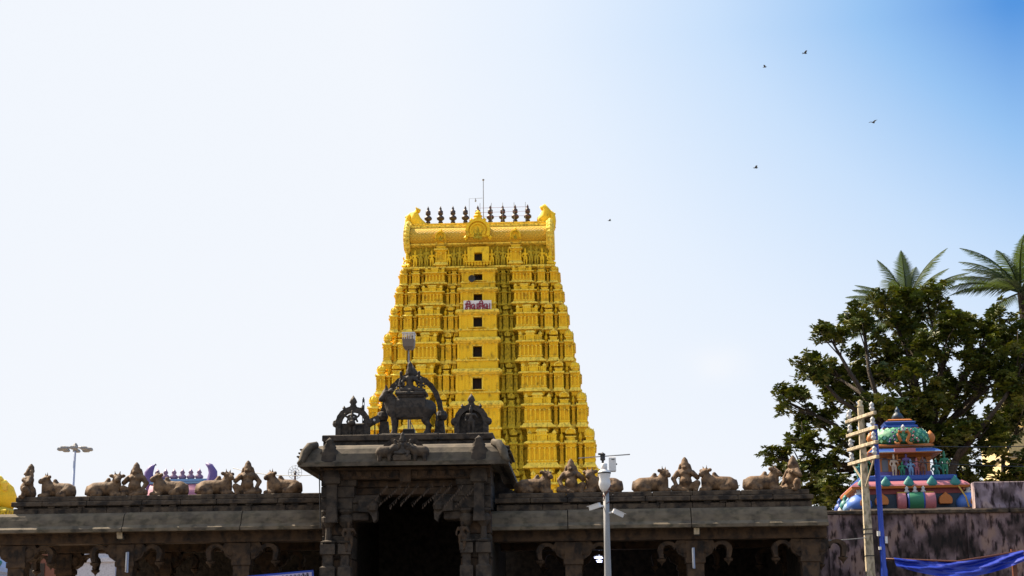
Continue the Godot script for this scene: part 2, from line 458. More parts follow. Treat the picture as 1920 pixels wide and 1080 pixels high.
func statue_meshes() -> void:
	MESH.nandi = sdf(nandi_bones(0.75), 0.018, 0.035)
	MESH.nandi_front = sdf(nandi_bones(1.25), 0.018, 0.035)
	MESH.gana = sdf(gana_bones(), 0.014, 0.018)
	MESH.figure = sdf(standing_bones(), 0.022, 0.022)
	var gan := standing_bones(0.07)
	gan.append_array([B(0, 0.78, 0.04, 0.06, 0.03, 0.66, 0.1, 0.03), B(0.03, 0.66, 0.1, 0.03, 0.09, 0.55, 0.12, 0.022), B(-0.06, 0.8, 0, 0.04, -0.13, 0.76, 0, 0.05), B(0.06, 0.8, 0, 0.04, 0.13, 0.76, 0, 0.05),
		B(-0.14, 0.68, -0.02, 0.04, -0.24, 0.76, -0.02, 0.03), B(-0.24, 0.76, -0.02, 0.035, -0.27, 0.84, -0.02, 0.045), B(0.14, 0.68, -0.02, 0.04, 0.24, 0.76, -0.02, 0.03), B(0.24, 0.76, -0.02, 0.035, 0.27, 0.84, -0.02, 0.045)])
	MESH.elephant_headed = sdf(gan, 0.02, 0.025)
	# seated crowned figure, one unit tall
	MESH.seated = sdf([B(-0.1, 0.12, 0.02, 0.13, 0.1, 0.12, 0.02, 0.13), B(-0.12, 0.1, 0.05, 0.1, -0.28, 0.09, 0.14, 0.08), B(-0.28, 0.09, 0.14, 0.075, 0.05, 0.06, 0.22, 0.06), B(0.12, 0.1, 0.05, 0.1, 0.26, 0.1, 0.14, 0.085), B(0.26, 0.1, 0.14, 0.07, 0.2, -0.06, 0.2, 0.055),
		B(0, 0.25, 0, 0.12, 0, 0.34, 0, 0.11), B(-0.07, 0.44, 0, 0.1, 0.07, 0.44, 0, 0.1), B(-0.17, 0.46, 0, 0.06, -0.27, 0.32, 0.03, 0.05), B(-0.27, 0.32, 0.03, 0.05, -0.2, 0.24, 0.14, 0.04), B(0.17, 0.46, 0, 0.06, 0.27, 0.33, 0.03, 0.05), B(0.27, 0.33, 0.03, 0.05, 0.18, 0.4, 0.14, 0.04),
		B(-0.17, 0.46, -0.03, 0.055, -0.3, 0.52, -0.03, 0.045), B(-0.3, 0.52, -0.03, 0.045, -0.31, 0.64, 0, 0.05), B(0.17, 0.46, -0.03, 0.055, 0.3, 0.52, -0.03, 0.045), B(0.3, 0.52, -0.03, 0.045, 0.31, 0.64, 0, 0.05),
		B(0, 0.53, 0, 0.055, 0, 0.58, 0, 0.06), B(0, 0.62, 0.02, 0.085, 0, 0.66, 0.02, 0.08), B(0, 0.62, 0.1, 0.018, 0, 0.61, 0.11, 0.02), B(0, 0.72, 0, 0.105, 0, 0.88, 0, 0.075), B(0, 0.88, 0, 0.07, 0, 1.0, 0, 0.015), B(-0.1, 0.7, -0.03, 0.04, -0.1, 0.58, -0.03, 0.045), B(0.1, 0.7, -0.03, 0.04, 0.1, 0.58, -0.03, 0.045)], 0.024, 0.03)
	# standing bull, facing -x
	var bull := [B(-0.3, 0.62, 0, 0.19, 0.3, 0.62, 0, 0.185), B(-0.36, 0.58, 0, 0.19, -0.34, 0.66, 0, 0.19), B(0.38, 0.62, 0, 0.18, 0.38, 0.58, 0, 0.17), B(-0.2, 0.80, 0, 0.09, -0.24, 0.86, 0, 0.06), B(-0.38, 0.68, 0, 0.165, -0.52, 0.93, 0.02, 0.105), B(-0.5, 0.66, 0.01, 0.08, -0.54, 0.82, 0.02, 0.07),
		B(-0.54, 0.97, 0.03, 0.092, -0.64, 0.83, 0.10, 0.058), B(-0.64, 0.82, 0.1, 0.056, -0.65, 0.80, 0.11, 0.054), B(0.54, 0.66, 0, 0.025, 0.58, 0.4, 0, 0.02), B(0.58, 0.4, 0, 0.022, 0.57, 0.2, 0, 0.035)]
	for s in [-1.0, 1.0]:
		bull.append_array([B(-0.36, 0.5, s * 0.1, 0.105, -0.35, 0.27, s * 0.11, 0.06), B(-0.35, 0.27, s * 0.11, 0.06, -0.36, 0.06, s * 0.11, 0.048), B(-0.36, 0.05, s * 0.11, 0.05, -0.38, 0.03, s * 0.11, 0.055),
			B(0.37, 0.55, s * 0.1, 0.14, 0.33, 0.33, s * 0.11, 0.075), B(0.33, 0.33, s * 0.11, 0.072, 0.41, 0.22, s * 0.11, 0.052), B(0.41, 0.22, s * 0.11, 0.052, 0.38, 0.05, s * 0.11, 0.048), B(0.38, 0.05, s * 0.11, 0.05, 0.35, 0.03, s * 0.11, 0.055)])
		bull.append_array([B(-0.5, 1.0, 0.03 + s * 0.07, 0.025, -0.42 - 0.1 * (1 - s) * 0.5, 0.99, 0.03 + s * 0.17, 0.042), B(-0.42 - 0.05 * (1 - s), 0.99, 0.03 + s * 0.17, 0.04, -0.36 - 0.05 * (1 - s), 0.96, 0.03 + s * 0.22, 0.015), B(-0.54, 1.05, 0.03 + s * 0.05, 0.03, -0.55, 1.15, 0.03 + s * 0.085, 0.013)])
	MESH.bull = sdf(bull, 0.024, 0.04)
	# small elephant facing +x, about half a metre long
	MESH.elephant = sdf([B(-0.12, 0.22, 0, 0.13, 0.06, 0.23, 0, 0.125), B(-0.15, 0.12, 0.06, 0.05, -0.15, 0.03, 0.06, 0.05), B(-0.15, 0.12, -0.06, 0.05, -0.15, 0.03, -0.06, 0.05), B(0.07, 0.12, 0.06, 0.05, 0.07, 0.03, 0.06, 0.045), B(0.07, 0.12, -0.06, 0.05, 0.07, 0.03, -0.06, 0.045),
		B(0.17, 0.32, 0, 0.085, 0.2, 0.29, 0.01, 0.075), B(0.25, 0.27, 0.01, 0.045, 0.3, 0.38, 0.01, 0.03), B(0.3, 0.38, 0.01, 0.03, 0.27, 0.46, 0.01, 0.022), B(0.14, 0.3, 0.08, 0.045, 0.12, 0.24, 0.1, 0.035)], 0.02, 0.03)

# ---------------------------------------------------------------- the yellow gateway tower
func aedicule(kind: String) -> ArrayMesh:   # one unit wide, one storey tall, centred on its wall plane
	var gd := S()
	var pl := S()
	var wide := kind == "sala"
	stack(gd, [[-0.02, 0.37, 0.34], [0.09, 0.40, 0.37], [0.10, 0.43, 0.40]])
	stack(pl, [[0.10, 0.50, 0.47], [0.112, 0.62, 0.66], [0.14, 0.62, 0.66], [0.165, 0.56, 0.60], [0.20, 0.51, 0.52], [0.235, 0.485, 0.47]])
	stack(gd, [[0.235, 0.45, 0.41], [0.265, 0.45, 0.41], [0.268, 0.49, 0.45], [0.30, 0.49, 0.45], [0.303, 0.42, 0.29], [0.60, 0.42, 0.29], [0.603, 0.455, 0.41], [0.625, 0.455, 0.41], [0.628, 0.43, 0.385], [0.66, 0.43, 0.385], [0.69, 0.48, 0.44]])
	stack(pl, [[0.69, 0.52, 0.50], [0.70, 0.58, 0.62], [0.722, 0.58, 0.62], [0.75, 0.51, 0.52], [0.76, 0.47, 0.44]])
	var np := 6 if wide else 3
	for i in np:
		var x := lerpf(-0.40, 0.40, float(i) / (np - 1))
		var pw := 0.028 if wide else 0.05
		box(gd, Vector3(x, 0.455, 0.36), Vector3(pw * 1.9, 0.30, 0.2))
		box(pl, Vector3(x, 0.585, 0.38), Vector3(pw * 2.7, 0.03, 0.2))
		box(gd, Vector3(x, 0.645, 0.43), Vector3(pw * 2.2, 0.03, 0.15))
	for sd in [-1, 1]:
		for i in 3:
			box(gd, Vector3(sd * 0.435, 0.455, -0.3 + 0.3 * i), Vector3(0.06, 0.30, 0.07))
		if not wide:
			box(pl, Vector3(sd * 0.52, 0.742, 0.48), Vector3(0.07, 0.05, 0.07))
	if wide:
		for i in 9:
			box(pl, Vector3(-0.46 + 0.115 * i, 0.285, 0.452), Vector3(0.05, 0.03, 0.03))
		# middle block with its own small vault, a small domed tower at each end, colonnettes between
		stack(gd, [[0.76, 0.17, 0.40], [0.88, 0.17, 0.40], [0.89, 0.2, 0.43], [0.91, 0.2, 0.43], [0.93, 0.17, 0.40], [0.98, 0.17, 0.40]])
		stack(pl, [[0.98, 0.2, 0.43], [1.0, 0.2, 0.43], [1.03, 0.17, 0.36], [1.06, 0.15, 0.2]])
		box(gd, Vector3(0, 0.86, -0.2), Vector3(0.80, 0.2, 0.3))
		for i in 4:
			box(pl, Vector3(-0.12 + 0.08 * i, 0.94, 0.41), Vector3(0.03, 0.06, 0.04))
		for s in [-1, 1]:
			var t := Transform3D(Basis.from_scale(Vector3(1, 1, 1)), Vector3(s * 0.40, 0, 0.33))
			stack(gd, [[0.76, 0.065, 0.065], [0.88, 0.065, 0.065], [0.885, 0.085, 0.085], [0.905, 0.085, 0.085], [0.91, 0.05, 0.05], [0.93, 0.05, 0.05]], t)
			lathe(pl, [[0.06, 0.93], [0.078, 0.95], [0.06, 0.98], [0.03, 1.0], [0.012, 1.02], [0.0, 1.06]], 8, t)
			for k in 2:
				lathe(gd, [[0.022, 0.76], [0.022, 0.84], [0.034, 0.85], [0.02, 0.87], [0.034, 0.89], [0.0, 0.93]], 6, Transform3D(Basis.IDENTITY, Vector3(s * (0.23 + 0.07 * k), 0, 0.36)))
	elif kind == "kuta":
		stack(gd, [[0.76, 0.33, 0.31], [0.845, 0.33, 0.31]])
		stack(pl, [[0.845, 0.43, 0.41], [0.865, 0.43, 0.41], [0.88, 0.36, 0.34]])
		lathe(gd, [[0.38, 0.875], [0.44, 0.895], [0.46, 0.925], [0.44, 0.96], [0.37, 1.0], [0.24, 1.03], [0.12, 1.045], [0.10, 1.055]], 16)
		lathe(pl, [[0.13, 1.045], [0.06, 1.06], [0.09, 1.075], [0.03, 1.095], [0.0, 1.14]], 8)
		for i in 8:
			var a := TAU * i / 8
			tube(pl, [Vector3(sin(a) * 0.46, 0.90, cos(a) * 0.46), Vector3(sin(a) * 0.475, 0.935, cos(a) * 0.475), Vector3(sin(a) * 0.38, 1.005, cos(a) * 0.38), Vector3(sin(a) * 0.14, 1.05, cos(a) * 0.14)], [0.03, 0.03, 0.025, 0.02], 5)
	else:
		stack(gd, [[0.76, 0.38, 0.36], [0.87, 0.38, 0.36]])
		box(pl, Vector3(0, 0.862, 0.0), Vector3(0.94, 0.02, 0.8))
		var p := PackedVector2Array()
		for i in 19:
			var a := -0.35 + (PI + 0.70) * i / 18.0
			p.append(Vector2(cos(a) * 0.45, 0.965 + sin(a) * 0.10))
		extr(gd, p, -0.3, 0.36)
		arch_ring_at(pl, 0.46, 0.105, 0.965, 0.11, 0.03, 0.34, 0.42)
		arch_ring_at(gd, 0.25, 0.06, 0.96, 0.07, 0.018, 0.36, 0.40)
		lathe(pl, [[0.09, 1.05], [0.11, 1.07], [0.04, 1.09], [0.06, 1.105], [0.0, 1.15]], 6, Transform3D(Basis.IDENTITY, Vector3(0, 0, 0.3)))
	var m := ArrayMesh.new()
	m = done(gd, m, M.gold)
	return done(pl, m, M.pale)

func arch_ring_at(st: SurfaceTool, rx: float, ry: float, cy: float, bx: float, by: float, z0: float, z1: float) -> void:
	var prev := []
	for i in 19:
		var a := -0.35 + (PI + 0.70) * i / 18.0
		var o := Vector2(cos(a) * rx, cy + sin(a) * ry)
		var q := Vector2(cos(a) * (rx - bx), cy + sin(a) * (ry - by))
		var ring := [Vector3(o.x, o.y, z1), Vector3(q.x, q.y, z1), Vector3(q.x, q.y, z0), Vector3(o.x, o.y, z0)]
		if prev.size():
			for k in 4:
				quad(st, prev[k], ring[k], ring[(k + 1) % 4], prev[(k + 1) % 4])
		prev = ring

func colonnette() -> ArrayMesh:   # slim pillar shrine in a recess, one unit wide
	var gd := S()
	var pl := S()
	stack(gd, [[-0.02, 0.4, 0.3], [0.10, 0.42, 0.32]])
	stack(pl, [[0.10, 0.5, 0.42], [0.12, 0.6, 0.5], [0.145, 0.6, 0.5], [0.22, 0.45, 0.38]])
	stack(gd, [[0.22, 0.42, 0.34], [0.29, 0.42, 0.34], [0.292, 0.3, 0.25], [0.60, 0.3, 0.25], [0.605, 0.42, 0.36], [0.63, 0.42, 0.36], [0.635, 0.3, 0.26], [0.67, 0.3, 0.26], [0.675, 0.45, 0.4], [0.69, 0.45, 0.4]])
	stack(pl, [[0.69, 0.56, 0.5], [0.71, 0.56, 0.5], [0.74, 0.4, 0.36]])
	lathe(gd, [[0.26, 0.74], [0.26, 0.80], [0.38, 0.82], [0.40, 0.86], [0.3, 0.92], [0.13, 0.96], [0.1, 0.98], [0.14, 1.0], [0.0, 1.06]], 10)
	var m := ArrayMesh.new()
	m = done(gd, m, M.gold)
	return done(pl, m, M.pale)

func gopuram() -> void:
	var origin := Vector3(-8.3, 0, -129)
	var tw := thing("temple_tower", "tall golden yellow tiered temple gateway tower with barrel roof", "tower", origin)
	var kuta := aedicule("kuta")
	var sala := aedicule("sala")
	var panj := aedicule("panjara")
	var col := colonnette()
	var L := [8.0, 11.7, 15.1, 18.42, 21.43, 24.0, 26.75, 29.05, 30.95, 32.55]
	var C := [7.0, 10.7, 14.15, 17.5, 20.65, 23.4, 26.1, 28.57, 30.5, 32.25]
	var st := S()
	stack(st, [[0, 11.6, 8.4], [0.6, 11.6, 8.4], [0.8, 11.2, 8.0], [3.2, 11.2, 8.0], [3.4, 11.6, 8.4], [3.9, 11.6, 8.4], [4.1, 11.0, 7.8], [7.4, 11.0, 7.8]])
	mi("stone_base", done(st), tw, M.stone)
	var window_mesh := S()
	stack(window_mesh, [[0, 0.5, 0.5], [1, 0.5, 0.5]])
	for i in L.size() - 1:
		var tier := Node3D.new()
		tier.name = "storey"
		tw.add_child(tier, true)
		var y0: float = L[i]
		var h: float = L[i + 1] - y0
		var base := y0 - 0.1 * h
		var hw := 10.05 - (y0 + h * 0.3 - 12.6) * 0.183
		var fz := 7.0 - (y0 - 12.0) * 0.2
		var fn: float = 7.0 - (L[i + 1] - 12.0) * 0.2
		# recessed wall behind the shrines, with shelf bands
		st = S()
		stack(st, [[base - 0.1, hw * 0.95, fz - 0.95], [base + 0.1 * h, hw * 0.955, fz - 0.9], [base + 0.72 * h, hw * 0.955, fz - 0.9], [base + 0.76 * h, (hw - 0.18 * h) * 0.95, fn - 0.95], [base + 1.06 * h, (hw - 0.18 * h) * 0.95, fn - 0.95]])
		mi("wall", done(st), tier, M.dark_yellow)  # mould tone, darkened further in the colour so the recess reads deep
		st = S()
		stack(st, [[base + 0.10 * h, hw * 0.957, fz - 0.86], [base + 0.12 * h, hw * 0.975, fz - 0.66], [base + 0.145 * h, hw * 0.975, fz - 0.66], [base + 0.2 * h, hw * 0.958, fz - 0.86]])
		stack(st, [[base + 0.66 * h, hw * 0.957, fz - 0.87], [base + 0.70 * h, hw * 0.975, fz - 0.68], [base + 0.725 * h, hw * 0.975, fz - 0.68], [base + 0.755 * h, hw * 0.956, fz - 0.88]])
		mi("cornice", done(st), tier, M.pale)
		for s in [-1, 1]:
			# front, from the middle bay outwards: position as a share of the half width, width, how far it stands forward
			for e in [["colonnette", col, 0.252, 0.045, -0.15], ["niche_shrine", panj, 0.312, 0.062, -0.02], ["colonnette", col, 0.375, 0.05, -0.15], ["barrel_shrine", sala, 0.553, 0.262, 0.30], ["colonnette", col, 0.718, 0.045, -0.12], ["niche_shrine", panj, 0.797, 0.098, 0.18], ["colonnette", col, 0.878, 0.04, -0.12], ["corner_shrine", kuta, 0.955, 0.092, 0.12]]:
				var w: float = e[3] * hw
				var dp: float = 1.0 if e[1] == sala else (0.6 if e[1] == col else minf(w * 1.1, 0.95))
				mi(e[0], e[1], tier, M.dark_yellow if s > 0 and e[2] < 0.4 else null, Vector3(s * e[2] * hw, base, fz - 0.55 + e[4]), Vector3(w, h, dp))  # darker yellow on the pieces just right of the middle bay
			# flanks
			for e in [["niche_shrine", panj, 0.62, 0.8], ["barrel_shrine", sala, 0.15, 2.6], ["corner_shrine", kuta, -0.9, 0.9]]:
				mi(e[0], e[1], tier, null, Vector3(s * hw * 0.965, base, e[2] * fz), Vector3(e[3], h, 0.8), s * PI / 2)
		# middle bay with its window
		var c0: float = C[i]
		var ch: float = C[i + 1] - c0
		var bw := hw * 0.212
		var z := fz + 0.25
		var ww := 0.40 * (0.75 + bw * 0.14)
		st = S()
		var pl := S()
		for s in [-1, 1]:
			box(st, Vector3(s * (bw + ww) / 2, c0 + 0.56 * ch, z - 0.75), Vector3(bw - ww, 0.56 * ch, 1.5))
			for x in [0.30, 0.62, 0.93]:
				box(st, Vector3(s * bw * x, c0 + 0.56 * ch, z + 0.03), Vector3(0.13, 0.5 * ch, 0.1))
				box(pl, Vector3(s * bw * x, c0 + 0.79 * ch, z + 0.05), Vector3(0.2, 0.05, 0.14))
				box(st, Vector3(s * bw * x, c0 + 0.16 * ch, z + 0.05), Vector3(0.14, 0.16 * ch, 0.12))
		box(st, Vector3(0, c0 + 0.335 * ch, z - 0.5), Vector3(ww * 2, 0.11 * ch, 1.0))
		box(st, Vector3(0, c0 + 0.79 * ch, z - 0.5), Vector3(ww * 2, 0.1 * ch, 1.0))
		box(st, Vector3(0, c0 + 0.14 * ch, z - 0.7), Vector3(bw * 2.02, 0.28 * ch, 1.5))
		mi("middle_bay_wall", done(st), tier, M.gold)
		stack(pl, [[0.26 * ch, bw * 1.04, 0.58], [0.275 * ch, bw * 1.07, 0.62], [0.30 * ch, bw * 1.07, 0.62], [0.315 * ch, bw * 1.02, 0.57]], Transform3D(Basis.IDENTITY, Vector3(0, c0, z - 0.45)))
		stack(pl, [[0.82 * ch, bw * 1.02, 0.56], [0.85 * ch, bw * 1.05, 0.62], [0.87 * ch, bw * 1.14, 0.80], [0.90 * ch, bw * 1.16, 0.84], [0.925 * ch, bw * 1.16, 0.84], [0.965 * ch, bw * 1.10, 0.74], [0.995 * ch, bw * 1.05, 0.62]], Transform3D(Basis.IDENTITY, Vector3(0, c0, z - 0.45)))
		box(pl, Vector3(0, c0 + 0.365 * ch, z + 0.10), Vector3(ww * 2 + 0.5, 0.05, 0.3))
		for s in [-1, 1]:
			box(pl, Vector3(s * bw * 0.55, c0 + 0.33 * ch, z + 0.12), Vector3(0.1, 0.22, 0.12))
			stack(pl, [[c0 + 0.30 * ch, 0.12, 0.12], [c0 + 0.345 * ch, 0.09, 0.09], [c0 + 0.37 * ch, 0.02, 0.02]], Transform3D(Basis.IDENTITY, Vector3(s * bw * 0.93, 0, z + 0.05)))
		mi("middle_bay_cornice", done(pl), tier, M.pale)
		if i < 8 or true:
			st = S()
			for s in [-1, 1]:
				box(st, Vector3(s * (ww + 0.03), c0 + 0.565 * ch, z + 0.02), Vector3(0.1, 0.37 * ch, 0.1))
			box(st, Vector3(0, c0 + 0.745 * ch, z + 0.02), Vector3(ww * 2 + 0.16, 0.08, 0.1))
			mi("window_frame", done(st), tier, M.pale)
			st = S()
			box(st, Vector3(0, c0 + 0.565 * ch, z - 0.6), Vector3(ww * 2, 0.37 * ch, 0.04))
			for k in 3:
				box(st, Vector3((k - 1) * ww * 0.55, c0 + 0.565 * ch, z - 0.5), Vector3(0.05, 0.37 * ch, 0.05))
			mi("window", done(st), tier, M.window_dark)
	# neck storey with its row of figures
	var neck := Node3D.new()
	neck.name = "neck"
	tw.add_child(neck, true)
	st = S()
	stack(st, [[32.2, 6.1, 2.6], [34.6, 5.95, 2.5]])
	mi("wall", done(st), neck, M.dark_yellow)
	st = S()
	stack(st, [[32.35, 6.2, 2.8], [32.42, 6.36, 3.15], [32.54, 6.36, 3.15], [32.65, 6.15, 2.8]])
	stack(st, [[34.36, 6.0, 2.6], [34.46, 6.3, 3.1], [34.56, 6.3, 3.1], [34.68, 6.1, 2.9]])
	mi("cornice", done(st), neck, M.pale)
	for k in 11:
		for s in [-1, 1]:
			var x: float = s * (1.12 + 0.47 * k)
			if absf(x) < 5.8 and not (absf(x) > 2.65 and absf(x) < 3.65):
				mi("figure", MESH.figure, neck, M.dark_yellow if (k * 7) % 3 else M.gold, Vector3(x, 32.6, 2.95), Vector3(1.45, 1.45 + 0.2 * ((k * 5) % 3) * 0.7, 1.3), 0.3 * sin(k * 2.1) * s)
	for s in [-1, 1]:
		mi("barrel_shrine", panj, neck, null, Vector3(s * 3.15, 32.4, 2.75), Vector3(1.0, 2.25, 0.9))
		mi("corner_figure", MESH.seated, neck, M.gold, Vector3(s * 6.05, 32.6, 2.8), Vector3(1.2, 1.4, 1.2), s * 0.5)
	st = S()
	for s in [-1, 1]:
		box(st, Vector3(s * 0.62, 33.4, 2.9), Vector3(0.56, 1.5, 0.9))
	box(st, Vector3(0, 32.72, 2.9), Vector3(0.7, 0.3, 0.9))
	box(st, Vector3(0, 33.9, 2.9), Vector3(0.7, 0.5, 0.9))
	for k in 9:
		box(st, Vector3(-1.0 + k * 0.25, 32.66, 3.42), Vector3(0.1, 0.3, 0.1))
	box(st, Vector3(0, 32.84, 3.42), Vector3(2.3, 0.07, 0.16))
	mi("middle_bay_wall", done(st), neck, M.gold)
	st = S()
	box(st, Vector3(0, 33.26, 2.75), Vector3(0.7, 0.8, 0.1))
	mi("window", done(st), neck, M.window_dark)
	# roof
	var roof := Node3D.new()
	roof.name = "roof"
	tw.add_child(roof, true)
	st = S(true)
	var prof := [[3.0, 34.62], [3.3, 34.77], [3.42, 35.07], [3.35, 35.41], [3.0, 35.82], [2.4, 36.16], [1.65, 36.37], [0.8, 36.48], [0.0, 36.5]]
	var full := []
	for p in prof:
		full.append(Vector2(p[0], p[1]))
	for k in range(prof.size() - 2, -1, -1):
		full.append(Vector2(-prof[k][0], prof[k][1]))
	var run := 0.0
	for k in full.size() - 1:
		var a: Vector2 = full[k]
		var b: Vector2 = full[k + 1]
		var n2 := run + a.distance_to(b)
		for x in 12:
			var x0 := lerpf(-5.75, 5.75, x / 12.0)
			var x1 := lerpf(-5.75, 5.75, (x + 1) / 12.0)
			for v in [[x0, a, run], [x1, b, n2], [x1, a, run], [x0, a, run], [x0, b, n2], [x1, b, n2]]:
				st.set_uv(Vector2(v[0], v[2]))
				st.add_vertex(Vector3(v[0], v[1].y, v[1].x))
		run = n2
	var lat := Image.create(64, 64, false, Image.FORMAT_RGB8)
	var latc := Image.create(64, 64, false, Image.FORMAT_RGB8)
	for yy in 64:
		for xx in 64:
			var u := fposmod((xx + yy) / 64.0, 1.0)
			var v := fposmod((xx - yy) / 64.0, 1.0)
			var e := minf(minf(u, 1.0 - u), minf(v, 1.0 - v))
			var hgt := clampf(1.0 - e * 7.0, 0.0, 1.0)
			lat.set_pixel(xx, yy, g(hgt))
			latc.set_pixel(xx, yy, Color(1, 1, 1).lerp(Color(0.86, 0.8, 0.6), 1.0 - hgt))
	var rm := mat("scale_lattice_paint", lin(0.88, 0.58, 0.04), 0.6)
	rm.albedo_texture = ImageTexture.create_from_image(latc)
	rm.heightmap_enabled = true
	rm.heightmap_texture = ImageTexture.create_from_image(lat)
	rm.heightmap_scale = 6.0
	rm.uv1_scale = Vector3(3.2, 3.2, 1)
	mi("vault", done(st), roof, rm)
	st = S()
	box(st, Vector3(0, 36.16, 2.42), Vector3(11.5, 0.16, 0.34))
	box(st, Vector3(0, 36.4, 1.75), Vector3(11.45, 0.16, 0.4))
	stack(st, [[36.45, 5.7, 1.1], [36.62, 5.7, 1.1], [36.64, 5.6, 0.9], [36.78, 5.6, 0.9], [36.8, 5.7, 1.0], [36.9, 5.7, 1.0]])
	for k in 46:
		box(st, Vector3(-5.6 + k * 0.249, 36.28, 2.2), Vector3(0.11, 0.12, 0.4))
	mi("ridge_band", done(st), roof, M.pale)
	# horseshoe gable ends with curled tops
	for s in [-1, 1]:
		st = S()
		var p2 := PackedVector2Array()
		for k in 25:
			var a := -0.75 + (PI + 1.5) * k / 24.0
			p2.append(Vector2(cos(a) * 3.6 * (1.0 + 0.03 * (k % 2)), 35.2 + sin(a) * 1.7 * (1.0 + 0.03 * (k % 2))))
		var t := Transform3D(Basis(Vector3(0, 0, 1), Vector3(0, 1, 0), Vector3(1, 0, 0)), Vector3(s * 6.0, 0, 0))
		extr(st, p2, -0.28, 0.22, t)
		extr(st, Transform2D(0, Vector2(0.86, 0.86), 0, Vector2(0, 4.93)) * p2, 0.0, 0.0 + s * 0.36, t)
		for k in 24:
			var a := -0.75 + (PI + 1.5) * k / 24.0
			lathe(st, [[0.0, -0.3], [0.22, -0.12], [0.26, 0.0], [0.22, 0.12], [0.0, 0.3]], 6, Transform3D(Basis.IDENTITY, Vector3(s * 6.05, 35.2 + sin(a) * 1.7, cos(a) * 3.6)))
		mi("gable_end", done(st), roof, M.pale)
		st = S(true)
		tube(st, [Vector3(s * 4.7, 36.62, 0.4), Vector3(s * 5.3, 36.87, 0.4), Vector3(s * 5.62, 37.42, 0.4), Vector3(s * 5.7, 37.97, 0.4), Vector3(s * 5.5, 38.29, 0.4), Vector3(s * 5.22, 38.17, 0.4)], [0.4, 0.6, 0.5, 0.4, 0.32, 0.18], 10)
		tube(st, [Vector3(s * 6.1, 36.27, 0.4), Vector3(s * 6.25, 37.07, 0.4), Vector3(s * 6.2, 37.67, 0.4), Vector3(s * 5.95, 37.975, 0.4)], [0.35, 0.3, 0.26, 0.14], 8)
		for k in 5:
			lathe(st, [[0.0, -0.16], [0.15, 0.0], [0.0, 0.16]], 6, Transform3D(Basis.IDENTITY, Vector3(s * 6.4, 36.47 + 0.3 * k, 0.4)))
		mi("horn", done(st), roof, M.gold)
	# gables on the front of the vault
	for e in [[0.0, 1.0, "large_gable"], [-3.15, 0.42, "small_gable"], [3.15, 0.42, "small_gable"]]:
		st = S()
		var r: float = e[1]
		var cx: float = e[0]
		var cy := 34.68 + r * 0.8
		var p3 := PackedVector2Array()
		for k in 25:
			var a := -0.55 + (PI + 1.1) * k / 24.0
			p3.append(Vector2(cx + cos(a) * r * (1.0 + 0.05 * (k % 2)), cy + sin(a) * r * (1.0 + 0.05 * (k % 2))))
		extr(st, p3, 2.0, 3.55)
		arch_ring_shift(st, cx, cy, r * 1.02, r * 0.22, 3.5, 3.75)
		arch_ring_shift(st, cx, cy, r * 0.66, r * 0.1, 3.5, 3.68)
		lathe(st, [[0.25 * r, 0], [0.42 * r, 0.12 * r], [0.3 * r, 0.25 * r], [0.4 * r, 0.38 * r], [0.22 * r, 0.55 * r], [0.3 * r, 0.65 * r], [0.0, 0.95 * r]], 8, Transform3D(Basis.IDENTITY, Vector3(cx, cy + r * 0.95, 3.3)))
		for s in [-1, 1]:
			lathe(st, [[0.0, -0.2 * r], [0.2 * r, 0.0], [0.0, 0.2 * r]], 6, Transform3D(Basis.IDENTITY, Vector3(cx + s * r * 0.55, cy + r * 0.98, 3.4)))
			lathe(st, [[0.0, -0.25 * r], [0.22 * r, 0.0], [0.0, 0.25 * r]], 6, Transform3D(Basis.IDENTITY, Vector3(cx + s * r * 1.02, cy - r * 0.6, 3.55)))
		mi(e[2], done(st), roof, M.gold)
		mi("gable_figure", MESH.seated, roof, M.dark_yellow, Vector3(cx, cy - r * 0.75, 3.55), Vector3.ONE * r * 1.1)
	# nine copper finials
	st = S(true)
	lathe(st, [[0.2, 0.0], [0.24, 0.05], [0.2, 0.12], [0.11, 0.17], [0.17, 0.24], [0.19, 0.31], [0.12, 0.38], [0.16, 0.42], [0.29, 0.52], [0.3, 0.62], [0.22, 0.72], [0.11, 0.78], [0.15, 0.83], [0.21, 0.9], [0.19, 0.98], [0.2, 1.08], [0.14, 1.14], [0.08, 1.2], [0.1, 1.27], [0.03, 1.42], [0.0, 1.5]], 14)
	var fm := done(st)
	for k in 9:
		mi("finial", fm, roof, M.copper, Vector3(-4.55 + k * 1.08, 36.88, 0), Vector3(1.12, 1.25, 1.12))
	# sign board
	var sg := thing("sign_board", "white sign board with red Tamil lettering hung on the yellow tower", "sign", Vector3(-8.3, 28.42, -129 + 4.5))
	st = S()
	block(st, Vector3(0, 0.42, 0), Vector3(2.3, 0.84, 0.1), 0.02)
	mi("board", done(st), sg, M.white)
	for k in 2:
		var ox := -0.98 + k * 1.05
		st = S(true)
		var b := 0.06
		var zz := 0.075
		var P := func(st: SurfaceTool, pts: Array) -> void:
			tube(st, pts.map(func(q): return Vector3(ox - 0.04 + q[0] * 1.12, 0.06 + q[1] * 1.08, zz)), [b], 6)
		P.call(st, [[0.0, 0.44], [0.36, 0.44]])
		P.call(st, [[0.08, 0.44], [0.08, 0.2], [0.02, 0.12], [0.05, 0.03], [0.14, 0.02], [0.19, 0.1], [0.15, 0.2], [0.08, 0.24]])
		P.call(st, [[0.1, 0.26], [0.24, 0.3], [0.3, 0.22]])
		P.call(st, [[0.36, 0.02], [0.37, 0.5], [0.33, 0.64], [0.24, 0.68], [0.15, 0.62], [0.14, 0.5], [0.2, 0.46]])
		mi("letter", done(st), sg, M.sign_red)
		st = S(true)
		P.call(st, [[0.72, 0.22], [0.64, 0.28], [0.58, 0.2], [0.62, 0.1], [0.54, 0.06], [0.47, 0.14], [0.47, 0.3], [0.53, 0.42], [0.62, 0.43], [0.7, 0.36], [0.72, 0.2], [0.7, 0.08], [0.62, 0.04]])
